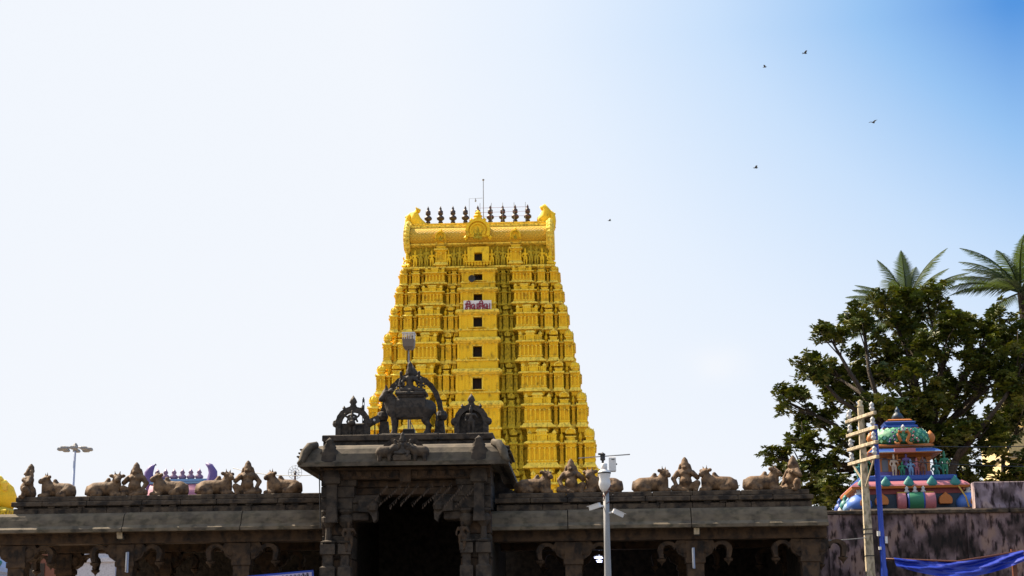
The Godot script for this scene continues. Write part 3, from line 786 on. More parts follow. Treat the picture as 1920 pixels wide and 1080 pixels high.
		P.call(st, [[0.68, 0.04], [0.88, 0.04], [0.88, 0.46]])
		mi("letter", done(st), sg, M.sign_red)
	# lightning rod and light scaffold poles on the roof
	var rod := thing("lightning_rod", "thin tall lightning rod rising above the yellow tower's roof", "rod", origin + Vector3(0.28, 36.9, 0.3))
	st = S()
	tube(st, [Vector3.ZERO, Vector3(0, 3.95, 0)], [0.04, 0.03], 6)
	mi("pole", done(st), rod, M.steel)
	st = S()
	lathe(st, [[0.0, 3.9], [0.1, 3.98], [0.1, 4.06], [0.0, 4.12]], 8)
	mi("tip", done(st), rod, M.steel)
	var fr := thing("wire_frame", "thin hoop of wire with a small lamp beside the lightning rod", "frame", origin + Vector3(-0.4, 36.9, 0.3))
	st = S()
	tube(st, [Vector3(-0.55, 0, 0), Vector3(-0.55, 2.35, 0), Vector3(0.6, 2.37, 0)], [0.018], 5)
	mi("wire", done(st), fr, M.steel)
	st = S()
	lathe(st, [[0.0, 2.02], [0.09, 2.12], [0.05, 2.22], [0.02, 2.37]], 8)
	mi("lamp", done(st), fr, M.steel)
	var sc := thing("scaffold_rail", "thin pipe railing along the right half of the tower ridge", "railing", origin + Vector3(0, 36.9, 0.55))
	st = S()
	for yy in [0.6, 1.0, 1.4]:
		tube(st, [Vector3(-0.3, yy, 0), Vector3(4.2, yy + 0.04, 0)], [0.013], 5)
	mi("rail", done(st), sc, M.c_red)
	for k in 5:
		st = S()
		tube(st, [Vector3(0.0 + k * 0.98, -0.05, 0), Vector3(0.0 + k * 0.98, 1.85, 0)], [0.02], 5)
		mi("post", done(st), sc, M.steel)
	# dish by a window
	var dish := thing("loudspeaker", "round dark horn loudspeaker in a high window of the yellow tower", "loudspeaker", origin + Vector3(-0.5, 31.3, 3.75))
	st = S(true)
	lathe(st, [[0.05, -0.3], [0.07, -0.1], [0.17, 0.0], [0.3, 0.1], [0.28, 0.1], [0.05, -0.05]], 16, Transform3D(Basis(Vector3.RIGHT, PI / 2), Vector3.ZERO))
	mi("horn", done(st), dish, M.black)

func arch_ring_shift(st: SurfaceTool, cx: float, cy: float, r: float, b: float, z0: float, z1: float) -> void:
	var prev := []
	for i in 25:
		var a := -0.55 + (PI + 1.1) * i / 24.0
		var k := 1.0 + 0.05 * (i % 2)
		var o := Vector2(cx + cos(a) * r * k, cy + sin(a) * r * k)
		var q := Vector2(cx + cos(a) * (r - b), cy + sin(a) * (r - b))
		var ring := [Vector3(o.x, o.y, z1), Vector3(q.x, q.y, z1), Vector3(q.x, q.y, z0), Vector3(o.x, o.y, z0)]
		if prev.size():
			for j in 4:
				quad(st, prev[j], ring[j], ring[(j + 1) % 4], prev[(j + 1) % 4])
		prev = ring

# ---------------------------------------------------------------- the stone pavilion
func bracket_mesh() -> ArrayMesh:   # scroll arm reaching along +x from a pillar face, origin at the pillar axis under the beam
	var st := S()
	var p := PackedVector2Array([Vector2(0.1, 0.0), Vector2(0.1, -0.36), Vector2(0.22, -0.35), Vector2(0.34, -0.27), Vector2(0.40, -0.15)])
	for i in 7:   # rise of the scroll
		var a := PI + (-PI) * i / 6.0
		p.append(Vector2(0.535 + cos(a) * 0.115, -0.2 + sin(a) * 0.11))
	p.append(Vector2(0.64, -0.36))
	p.append(Vector2(0.72, -0.36))
	for i in 7:
		var a := 0.0 + PI * 0.75 * i / 6.0
		p.append(Vector2(0.55 + cos(a) * 0.21, -0.19 + sin(a) * 0.17))
	p.append(Vector2(0.36, 0.0))
	extr(st, p, -0.13, 0.13)
	for e in [-0.14, 0.13]:   # raised rosette and rim on each cheek
		lathe(st, [[0.10, 0.0], [0.10, 0.02], [0.05, 0.035], [0.0, 0.035]], 14, Transform3D(Basis(Vector3.RIGHT, PI / 2 if e > 0 else -PI / 2), Vector3(0.24, -0.17, e)))
	lathe(st, [[0.0, -0.52], [0.025, -0.47], [0.05, -0.44], [0.085, -0.42], [0.10, -0.38], [0.07, -0.36], [0.0, -0.35]], 10, Transform3D(Basis.IDENTITY, Vector3(0.68, 0, 0)))
	return done(st)

func column_mesh(h: float) -> ArrayMesh:
	var st := S()
	stack(st, [[0.0, 0.26, 0.26], [0.35, 0.26, 0.26], [0.4, 0.19, 0.19], [1.0, 0.19, 0.19], [1.05, 0.155, 0.155], [1.7, 0.155, 0.155], [1.75, 0.175, 0.175], [2.2, 0.175, 0.175], [2.25, 0.15, 0.15], [2.7, 0.15, 0.15], [2.74, 0.17, 0.17], [h - 0.12, 0.17, 0.17], [h - 0.1, 0.20, 0.20], [h, 0.20, 0.20]])
	return done(st)

func course(parent: Node, called: String, x0: float, x1: float, y0: float, y1: float, zf: float, zb: float, lo: float, hi: float, m: Material) -> void:   # a row of separate stones
	var x := x0
	while x < x1 - 0.05:
		var w := rng.randf_range(lo, hi)
		if x + w > x1 - lo * 0.6:
			w = x1 - x
		var j := rng.randf_range(-0.008, 0.012)
		var st := S()
		block(st, Vector3(x + w / 2, (y0 + y1) / 2, (zf + zb) / 2 + j), Vector3(w - 0.012, y1 - y0, zf - zb), 0.014)
		mi(called, done(st), parent, m)
		x += w

func wing(label: String, x0: float, x1: float, lip: float, cols: Array, joints: Array, open_to: float, px0: float, px1: float) -> void:
	var w := thing("stone_colonnade", label, "colonnade", Vector3.ZERO)
	var bm := bracket_mesh()
	var cm := column_mesh(lip - 0.66)
	for zz in [-32.2, -35.2]:
		for cx in cols:
			var c := mi("pillar", cm, w, M.stone_brown, Vector3(cx, 0, zz))
			for s in [-1, 1]:
				if zz > -34 or true:
					mi("bracket", bm, c, M.stone_brown, Vector3(0, lip - 0.3, 0), Vector3.ONE, 0.0 if s > 0 else PI)
			var st0 := S()
			block(st0, Vector3(0, lip - 0.49, 0), Vector3(0.36, 0.36, 0.34))
			mi("capital", done(st0), c, M.stone_brown)
	for zz in [-32.2, -35.2]:
		var st := S()
		for k in cols.size() + 1:
			pass
		block(st, Vector3((x0 + x1) / 2, lip - 0.145, zz), Vector3(x1 - x0, 0.30, 0.4))
		block(st, Vector3((x0 + x1) / 2, lip - 0.05, zz + 0.03), Vector3(x1 - x0, 0.07, 0.42))
		mi("beam", done(st), w, M.stone_brown)
	# eave of curved slabs, with open joints
	var pr := PackedVector2Array()
	for p in [[-32.1, 0.30], [-31.97, 0.335], [-31.86, 0.318], [-31.79, 0.265], [-31.745, 0.18], [-31.722, 0.1], [-31.712, 0.055], [-31.635, 0.0], [-31.62, -0.015], [-31.62, -0.075], [-31.64, -0.088], [-31.72, -0.07], [-31.8, 0.02], [-31.9, 0.05], [-32.1, 0.05]]:
		pr.append(Vector2(p[0], p[1] + lip))
	var xs := joints.duplicate()
	xs.append(x1)
	var a := x0
	for xe in xs:
		var st := S()
		along_x(st, pr, a + 0.009, xe - 0.009)
		mi("eave_slab", done(st), w, M.stone_eave, Vector3(0, rng.randf_range(-0.006, 0.006), rng.randf_range(-0.008, 0.008)))
		a = xe
	course(w, "parapet_stone", px0 + 0.04, px1 - 0.04, lip + 0.32, lip + 0.45, -31.98, -32.5, 0.5, 1.0, M.stone)
	course(w, "parapet_stone", px0 + 0.1, px1 - 0.1, lip + 0.45, lip + 0.485, -32.05, -32.4, 1.2, 2.0, M.stone_dark)
	course(w, "parapet_stone", px0, px1, lip + 0.485, lip + 0.585, -31.93, -32.5, 0.6, 1.3, M.stone)
	course(w, "parapet_stone", px0 + 0.08, px1 - 0.08, lip + 0.587, lip + 0.69, -31.97, -32.52, 0.8, 1.6, M.stone)
	var st2 := S()
	for k in int((px1 - px0) / 0.32):
		if rng.randf() < 0.55:
			box(st2, Vector3(px0 + 0.2 + k * 0.32, lip + 0.467, -32.02), Vector3(0.14, 0.034, 0.1))
	mi("parapet_dentils", done(st2), w, M.stone)
	var st5 := S()
	box(st5, Vector3((px0 + px1) / 2, lip + 0.48, -32.58), Vector3(px1 - px0 - 0.2, 0.4, 0.12))
	mi("parapet_core", done(st5), w, M.stone_dark)
	# roof, back wall
	var st3 := S()
	box(st3, Vector3((x0 + x1) / 2, lip + 0.17, -35.6), Vector3(x1 - x0, 0.2, 6.9))
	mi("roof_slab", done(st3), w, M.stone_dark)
	var st4 := S()
	box(st4, Vector3((open_to + x1) / 2, lip / 2, -38.8), Vector3(x1 - open_to, lip + 0.1, 0.4))
	if x1 > 0:
		box(st4, Vector3(x1 - 0.25, lip / 2, -35.7), Vector3(0.4, lip, 5.8))
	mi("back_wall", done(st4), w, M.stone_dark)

func on_wall(called: String, label: String, cat: String, m: Mesh, at: Vector3, turn: float, flip: float, group: String, size := 1.0, mt: Material = null, part := "body") -> void:
	var t := thing(called, label, cat, at, turn, group)
	var b := mi(part, m, t, mt if mt else M.statue)
	b.scale = Vector3(flip * size, size, size)

func statues() -> void:
	var G := "reclining stone bulls along the pavilion parapet"
	var H := "seated stone dwarfs along the pavilion parapet"
	var yl := 4.68
	var yr := 4.61
	var zz := -32.2
	for e in [[-11.0, yl, -1, "stone bull beside the leftmost seated dwarf, facing it", 0.98], [-10.02, yl, 1, "stone bull right of the tall mast lamp, facing right", 1.0], [-8.62, yl, -1, "stone bull in front of the pink shrine roof, facing left", 1.0], [-7.68, yl, 1, "stone bull right of the pink shrine roof, facing right", 1.02], [-6.22, yl, -1, "stone bull beside the rod aerial, nearest left of the gateway", 1.0],
		[-1.0, yr, 1, "stone bull nearest right of the gateway, facing right", 1.0], [0.45, yr, -1, "stone bull half hidden behind the white camera dome", 1.02], [1.43, yr, 1, "stone bull right of the camera pole, facing right", 1.0], [2.82, yr, -1, "stone bull facing left with open sky behind it", 1.0], [3.7, yr, 1, "stone bull facing the rightmost seated dwarf", 1.0]]:
		var fr: bool = absf(e[0] - 0.45) < 0.1
		on_wall("bull_statue", e[3], "statue", MESH.nandi_front if fr or absf(e[0] + 10.02) < 0.1 else MESH.nandi, Vector3(e[0], e[1] - 0.012, zz), rng.randf_range(-0.06, 0.06), e[2], G, e[4])
	for e in [[-11.62, yl, 1.0, -1.2, "dark seated stone dwarf at the parapet's left end, turned left"], [-9.36, yl, -1.0, -0.12, "dark seated stone dwarf just left of the pink shrine roof"], [-6.99, yl, -1.0, 0.1, "dark seated stone dwarf with pointed headdress, left of the aerial rod"], [-0.22, yr, 1.0, 0.05, "seated stone dwarf in front of the yellow tower's corner"], [2.14, yr, 1.0, 0.0, "seated stone dwarf against open sky right of the camera pole"], [4.36, yr, 1.0, -1.0, "sunlit seated stone dwarf at the parapet's right end by the tree"]]:
		on_wall("dwarf_statue", e[4], "statue", MESH.gana, Vector3(e[0], e[1] - 0.012, zz), e[3], e[2], H, 0.98)

func gate() -> void:
	var cx := -3.54
	var w := thing("stone_gateway", "dark carved stone gateway with overhanging eave and deep black entrance", "gateway", Vector3(cx, 0, -31.2))
	var st: SurfaceTool
	for s in [-1, 1]:
		# pier of stacked stones with attached shafts
		for k in 9:
			st = S()
			var y := k * 0.47
			block(st, Vector3(s * 1.40, y + 0.235, -0.45), Vector3(0.60, 0.46, 0.8), 0.015)
			mi("pier_stone", done(st), w, M.stone_gate if k % 2 else M.stone_brown)
		for e in [[1.56, 0.12], [1.22, 0.1]]:
			st = S()
			var x: float = s * e[0]
			stack(st, [[0.0, e[1] + 0.04, e[1] + 0.04], [2.5, e[1] + 0.04, e[1] + 0.04], [2.55, e[1] + 0.01, e[1] + 0.01], [2.8, e[1] + 0.03, e[1] + 0.03], [3.12, e[1] + 0.03, e[1] + 0.03], [3.15, e[1] - 0.02, e[1] - 0.02], [3.36, e[1] - 0.02, e[1] - 0.02], [3.38, e[1] + 0.03, e[1] + 0.03], [3.58, e[1] + 0.03, e[1] + 0.03], [3.6, e[1] - 0.03, e[1] - 0.03]], Transform3D(Basis.IDENTITY, Vector3(x, 0, 0.0)))
			lathe(st, [[0.16, 3.60], [0.17, 3.63], [0.07, 3.66], [0.06, 3.9], [0.1, 3.95], [0.14, 4.02], [0.15, 4.1], [0.1, 4.16], [0.16, 4.22], [0.16, 4.26]], 10, Transform3D(Basis.IDENTITY, Vector3(x, 0, 0.02)))
			mi("attached_shaft", done(st), w, M.stone_gate)
		mi("guardian_figure", MESH.figure, w, M.stone_brown, Vector3(s * 1.14, 3.42, 0.1), Vector3.ONE * 0.66, -s * 0.3)
		# upper wall and stepped corbels
		for k in 3:
			st = S()
			block(st, Vector3(s * (1.40 - 0.02 * k), 4.38 + k * 0.235, -0.35), Vector3(0.63 + 0.04 * k, 0.228, 0.85), 0.012)
			mi("upper_wall_stone", done(st), w, M.stone_gate)
		st = S()
		stack(st, [[4.0, 0.12, 0.1], [4.3, 0.1, 0.08], [4.75, 0.1, 0.08], [4.78, 0.16, 0.13], [4.9, 0.17, 0.14], [5.05, 0.12, 0.1]], Transform3D(Basis.IDENTITY, Vector3(s * 1.48, 0, 0.12)))
		mi("pilaster", done(st), w, M.stone_gate)
		for k in 3:
			st = S()
			block(st, Vector3(s * (0.98 - 0.06 * k), 4.13 + 0.17 * k, -0.3 + 0.02 * k), Vector3(0.44 + 0.08 * k, 0.165, 0.6), 0.02)
			mi("corbel", done(st), w, M.stone_gate)
		st = S()
		var p := PackedVector2Array([Vector2(0.95, 4.45), Vector2(0.72, 4.45), Vector2(0.62, 4.35), Vector2(0.57, 4.2), Vector2(0.58, 4.05), Vector2(0.64, 4.0), Vector2(0.68, 4.12), Vector2(0.74, 4.2), Vector2(0.95, 4.22)])
		if s < 0:
			for i in p.size():
				p[i].x = -p[i].x
		extr(st, p, -0.15, 0.12)
		lathe(st, [[0.0, -0.12], [0.1, -0.06], [0.12, 0.02], [0.08, 0.1], [0.0, 0.13]], 10, Transform3D(Basis.IDENTITY, Vector3(s * 0.66, 4.3, 0.1)))
		mi("lion_bracket", done(st), w, M.stone_gate)
		# wing walls of the passage
		st = S()
		box(st, Vector3(s * 1.5, 2.5, -3.3), Vector3(0.4, 5.0, 5.0))
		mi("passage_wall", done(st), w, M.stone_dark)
	# lintels and frieze
	for e in [[4.57, 4.72, 0.0, 3.3], [4.72, 4.86, 0.05, 3.36]]:
		st = S()
		block(st, Vector3(0, (e[0] + e[1]) / 2, -0.5 + e[2]), Vector3(e[3] - 1.2, e[1] - e[0] - 0.005, 0.6), 0.015)
		mi("lintel", done(st), w, M.stone_brown)
	st = S()
	block(st, Vector3(0, 4.96, -0.3), Vector3(3.42, 0.2, 0.9), 0.02)
	block(st, Vector3(0, 5.07, -0.25), Vector3(3.46, 0.06, 0.96), 0.015)
	for k in 17:
		if absf(k - 8) > 0.5:
			block(st, Vector3(-1.5 + k * 0.1875, 4.96, 0.16), Vector3(0.11, 0.13, 0.05), 0.02)
	block(st, Vector3(0, 4.93, 0.17), Vector3(0.22, 0.3, 0.08), 0.02)
	mi("frieze_beam", done(st), w, M.stone_brown)
	st = S()
	box(st, Vector3(0, 5.0, -3.4), Vector3(3.4, 0.2, 5.2))
	box(st, Vector3(0, 2.5, -5.95), Vector3(3.4, 5.0, 0.2))
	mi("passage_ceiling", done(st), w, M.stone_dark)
	# overhanging curved eave, all round
	st = S()
	var hd := 2.6
	var zc := -2.0
	var t := Transform3D(Basis.IDENTITY, Vector3(0, 0, zc))
	stack(st, [[5.13, 1.76, hd - 0.55], [5.19, 1.85, hd - 0.40], [5.17, 1.93, hd - 0.22], [5.10, 1.98, hd - 0.1], [5.075, 2.06, hd - 0.02], [5.08, 2.1, hd], [5.16, 2.1, hd], [5.165, 2.0, hd - 0.05], [5.22, 1.985, hd - 0.08], [5.34, 1.96, hd - 0.13], [5.45, 1.90, hd - 0.22], [5.52, 1.80, hd - 0.36], [5.56, 1.72, hd - 0.55]], t)
	mi("eave", done(st), w, M.stone_gate_eave)
	for s in [-1, 1]:
		st = S()
		for k in 3:   # projecting rafter plates at the ends
			block(st, Vector3(s * (2.06 - 0.03 * k), 5.30 + 0.07 * k, -0.3), Vector3(0.2, 0.035, 1.5), 0.01)
		block(st, Vector3(s * 2.02, 5.36, -0.4), Vector3(0.16, 0.2, 1.4), 0.01)
		mi("eave_end_plate", done(st), w, M.stone_gate)
		st = S(true)
		tube(st, [Vector3(s * 1.78, 5.55, 0.3), Vector3(s * 1.9, 5.5, 0.42), Vector3(s * 1.99, 5.36, 0.5), Vector3(s * 2.04, 5.18, 0.56), Vector3(s * 2.1, 5.13, 0.6)], [0.07, 0.09, 0.09, 0.07, 0.04], 8)
		mi("eave_corner_rib", done(st), w, M.stone_gate_eave)
		st = S(true)   # pointed ornament standing on the eave
		lathe(st, [[0.26, 5.1], [0.25, 5.2], [0.19, 5.32], [0.2, 5.36], [0.13, 5.45], [0.14, 5.49], [0.07, 5.57], [0.09, 5.6], [0.0, 5.68]], 10, Transform3D(Basis.from_scale(Vector3(1, 1, 0.55)), Vector3(s * 1.5, 0, 0.42)))
		mi("eave_ornament", done(st), w, M.stone_gate)
	# top slab in two courses
	for e in [[-1.75, -0.6], [-0.6, 0.62], [0.62, 1.74]]:
		st = S()
		block(st, Vector3((e[0] + e[1]) / 2, 5.615, -2.0), Vector3(e[1] - e[0] - 0.01, 0.13, 3.5), 0.012)
		mi("top_slab", done(st), w, M.stone_dark)
		st = S()
		block(st, Vector3((e[0] + e[1]) / 2 * 1.01, 5.745, -2.0), Vector3((e[1] - e[0]) * 1.01 - 0.01, 0.13, 3.6), 0.015)
		mi("top_slab", done(st), w, M.stone_gate)
	# sloping buttress on the right flank
	st = S()
	extr(st, PackedVector2Array([Vector2(1.6, 5.12), Vector2(1.80, 5.12), Vector2(1.86, 4.95), Vector2(1.95, 4.82), Vector2(2.12, 4.74), Vector2(2.45, 4.66), Vector2(2.45, 4.3), Vector2(1.6, 4.3)]), -2.4, -1.6)
	mi("flank_buttress", done(st), w, M.stone_dark)
	# figures on top
	var top := 5.81
	var bull := thing("bull_group_statue", "large stone bull carrying seated deities under a round arch, atop the gateway", "statue", Vector3(-3.56, top, -32.2))
	st = S()
	block(st, Vector3(0, 0.035, 0), Vector3(1.32, 0.09, 0.7), 0.015)
	mi("plinth", done(st), bull, M.statue_dark)
	var bb := mi("bull", MESH.bull, bull, M.statue_dark, Vector3(0.0, 0.06, 0.08))
	bb.scale = Vector3.ONE * 0.94
	st = S()
	block(st, Vector3(0.02, 0.93, 0.06), Vector3(0.66, 0.08, 0.42), 0.02)
	block(st, Vector3(0.02, 0.87, 0.06), Vector3(0.56, 0.06, 0.38), 0.02)
	var cl := S()
	stack(cl, [[0.42, 0.3, 0.18], [0.62, 0.31, 0.215], [0.78, 0.3, 0.2], [0.87, 0.28, 0.12]], Transform3D(Basis.IDENTITY, Vector3(0.02, 0, 0.08)))
	mi("saddle", done(st), bull, M.statue_dark)
	mi("saddle_cloth", done(cl), bull, M.statue_dark)
	mi("deity", MESH.seated, bull, M.statue_dark, Vector3(-0.02, 0.95, 0.06), Vector3(0.62, 0.70, 0.64))
	mi("attendant", MESH.seated, bull, M.statue_dark, Vector3(-0.22, 0.97, 0.12), Vector3(0.28, 0.30, 0.34))
	mi("attendant", MESH.seated, bull, M.statue_dark, Vector3(0.22, 0.97, 0.12), Vector3(0.30, 0.32, 0.34))
	st = S()
	arch_ring(st, 0.66, 0.90, 0.50, 0.10, -0.30, -0.16, 26)
	for s in [-1, 1]:
		lathe(st, [[0.0, -0.13], [0.10, -0.08], [0.13, 0.0], [0.10, 0.09], [0.0, 0.14]], 10, Transform3D(Basis.IDENTITY, Vector3(s * 0.63, 0.5, -0.2)))
		stack(st, [[0.05, 0.12, 0.1], [0.4, 0.08, 0.08]], Transform3D(Basis.IDENTITY, Vector3(s * 0.59, 0, -0.22)))
	mi("arch", done(st), bull, M.statue_dark)
	st = S(true)
	lathe(st, [[0.13, 1.32], [0.15, 1.42], [0.08, 1.5], [0.0, 1.62]], 8, Transform3D(Basis.from_scale(Vector3(1, 1, 0.5)), Vector3(0, 0, -0.2)))
	mi("arch_crest", done(st), bull, M.statue_dark)
	for e in [[-4.79, "stone arch framing a pot-bellied elephant-headed figure, left atop the gateway", MESH.elephant_headed, 0.56, false], [-2.29, "stone arch with solid back framing a slim standing figure, right atop the gateway", MESH.figure, 0.62, true]]:
		var n := thing("arched_niche_statue", e[1], "statue", Vector3(e[0], top, -32.15), 0.0, "arched niche statues on the gateway roof")
		st = S()
		block(st, Vector3(0, 0.03, 0), Vector3(0.78, 0.07, 0.5), 0.015)
		mi("plinth", done(st), n, M.statue_dark)
		st = S()
		arch_ring(st, 0.36, 0.36, 0.34, 0.115, -0.16, 0.0)
		for s in [-1, 1]:
			lathe(st, [[0.0, -0.09], [0.07, -0.05], [0.085, 0.0], [0.07, 0.06], [0.0, 0.1]], 8, Transform3D(Basis.IDENTITY, Vector3(s * 0.35, 0.34, -0.06)))
			lathe(st, [[0.0, -0.05], [0.045, 0.0], [0.0, 0.06]], 6, Transform3D(Basis.IDENTITY, Vector3(s * 0.19, 0.67, -0.07)))
		mi("arch", done(st), n, M.statue_dark)
		st = S(true)
		lathe(st, [[0.07, 0.64], [0.08, 0.70], [0.055, 0.76], [0.085, 0.80], [0.06, 0.86], [0.0, 0.95]], 8, Transform3D(Basis.from_scale(Vector3(1, 1, 0.6)), Vector3(0, 0, -0.08)))
		mi("arch_crest", done(st), n, M.statue_dark)
		if e[4]:
			st = S()
			var p := PackedVector2Array()
			p.append(Vector2(-0.28, 0.05))
			for i in 13:
				var a := PI - PI * i / 12.0
				p.append(Vector2(cos(a) * 0.28, 0.34 + sin(a) * 0.28))
			p.append(Vector2(0.28, 0.05))
			extr(st, p, -0.15, -0.1)
			mi("back_plate", done(st), n, M.statue_dark)
		else:
			st = S()
			block(st, Vector3(0, 0.2, -0.1), Vector3(0.52, 0.3, 0.1), 0.02)
			mi("back_plate", done(st), n, M.statue_dark)
		mi("figure", e[2], n, M.statue_dark, Vector3(0, 0.06, 0.06), Vector3.ONE * e[3])
	# goddess with two elephants on the eave
	var lk := thing("goddess_relief", "carved goddess seated between two small elephants on the gateway eave", "relief", Vector3(-3.56, 5.17, -30.72))
	st = S()
	arch_ring(st, 0.50, 0.50, 0.02, 0.09, -0.16, -0.06)
	mi("arch", done(st), lk, M.stone)
	st = S()
	block(st, Vector3(0, 0.06, 0.02), Vector3(0.36, 0.13, 0.22), 0.02)
	mi("lotus_seat", done(st), lk, M.stone)
	mi("goddess", MESH.seated, lk, M.statue_dark, Vector3(0, 0.12, 0.04), Vector3(0.5, 0.46, 0.4))
	for s in [-1, 1]:
		var el := mi("elephant", MESH.elephant, lk, M.stone, Vector3(s * 0.32, -0.01, 0.05))
		el.scale = Vector3(-s * 0.88, 0.88, 0.8)
	# strings of dry leaves hung across the entrance
	for k in 9:
		var gl := thing("leaf_garland", "string of dry leaves hanging slantwise across the dark gateway entrance", "garland", Vector3(-4.3 + k * 0.22, 4.35 + 0.04 * sin(k * 2.3), -31.0), 0.0, "leaf strings across the gateway")
		st = S()
		var p0 := Vector3(0, 0, 0)
		var p1 := Vector3(0.42 + 0.05 * sin(k * 1.7), 0.42 - 0.04 * sin(k * 2.3), 0.0)
		tube(st, [p0, p0.lerp(p1, 0.5) + Vector3(0, -0.04, 0), p1], [0.006], 4)
		mi("string", done(st), gl, M.stone_dark)
		st = S()
		for i in 12:
			var c := p0.lerp(p1, (i + 0.5) / 12.0) + Vector3(0, -0.03, 0)
			var d := Vector3(rng.randf_range(-0.02, 0.02), -0.07, rng.randf_range(-0.02, 0.03))
			var q := Vector3(rng.randf_range(0.01, 0.018), 0, rng.randf_range(-0.01, 0.01))
			quad(st, c, c + d * 0.5 + q, c + d, c + d * 0.5 - q)
		mi("leaves", done(st), gl, M.dry)
	# speakers and lamps fixed on the roof
	var sp := thing("pole_speaker", "grey louvred siren box on a thin pole above the seated deities", "siren", Vector3(-3.76, 5.8, -33.5))
	st = S()
	tube(st, [Vector3(0, 0, 0), Vector3(0, 2.2, 0)], [0.018], 8)
	mi("pole", done(st), sp, M.steel)
	st = S()
	stack(st, [[2.16, 0.09, 0.09], [2.22, 0.12, 0.12], [2.38, 0.135, 0.135]])
	mi("housing", done(st), sp, M.siren)
	st = S()
	for k in 7:
		box(st, Vector3(-0.12 + k * 0.04, 2.445, 0.12), Vector3(0.014, 0.13, 0.02))
		box(st, Vector3(0.12, 2.445, -0.12 + k * 0.04), Vector3(0.02, 0.13, 0.014))
	box(st, Vector3(0, 2.52, 0), Vector3(0.28, 0.02, 0.28))
	mi("louvre", done(st), sp, M.white)
	var bx := thing("black_speaker", "black loudspeaker box standing beneath the large stone bull", "loudspeaker", Vector3(-3.66, 5.9 - 0.09, -32.75))
	st = S()
	block(st, Vector3(0, 0.14, 0), Vector3(0.25, 0.28, 0.2), 0.012)
	mi("cabinet", done(st), bx, M.black)
	st = S()
	tube(st, [Vector3(0.02, 0.28, 0), Vector3(0.02, 0.52, 0)], [0.015], 5)
	tube(st, [Vector3(0.1, 0.28, 0), Vector3(0.02, 0.45, 0)], [0.01], 5)
	mi("stand", done(st), bx, M.steel)
	var fl := thing("floodlight", "tilted black floodlight box between the left arch and the bull", "floodlight", Vector3(-4.33, 5.81, -32.35))
	st = S()
	var tt := Transform3D(Basis(Vector3(0, 0, 1), 0.42), Vector3(-0.02, 0.42, 0))
	box(st, Vector3.ZERO, Vector3(0.22, 0.14, 0.12), tt)
	mi("housing", done(st), fl, M.black)
	st = S()
	lathe(st, [[0.03, 0.0], [0.02, 0.015], [0.0, 0.02]], 8, tt * Transform3D(Basis(Vector3.RIGHT, PI / 2), Vector3(0, 0, 0.06)))
	mi("lens", done(st), fl, M.white)
	st = S()
	tube(st, [Vector3(-0.02, 0, -0.05), Vector3(-0.02, 0.4, -0.05)], [0.014], 6)
	mi("stem", done(st), fl, M.black)
	var po := thing("perforated_post", "short perforated black steel post behind the left arch", "post", Vector3(-4.62, 5.8, -32.55))
	st = S()
	for s in [-1, 1]:
		box(st, Vector3(s * 0.018, 0.46, 0), Vector3(0.012, 0.92, 0.02))
	for k in 6:
		box(st, Vector3(0, 0.08 + k * 0.165, 0), Vector3(0.026, 0.11, 0.02))
	mi("upright", done(st), po, M.black)

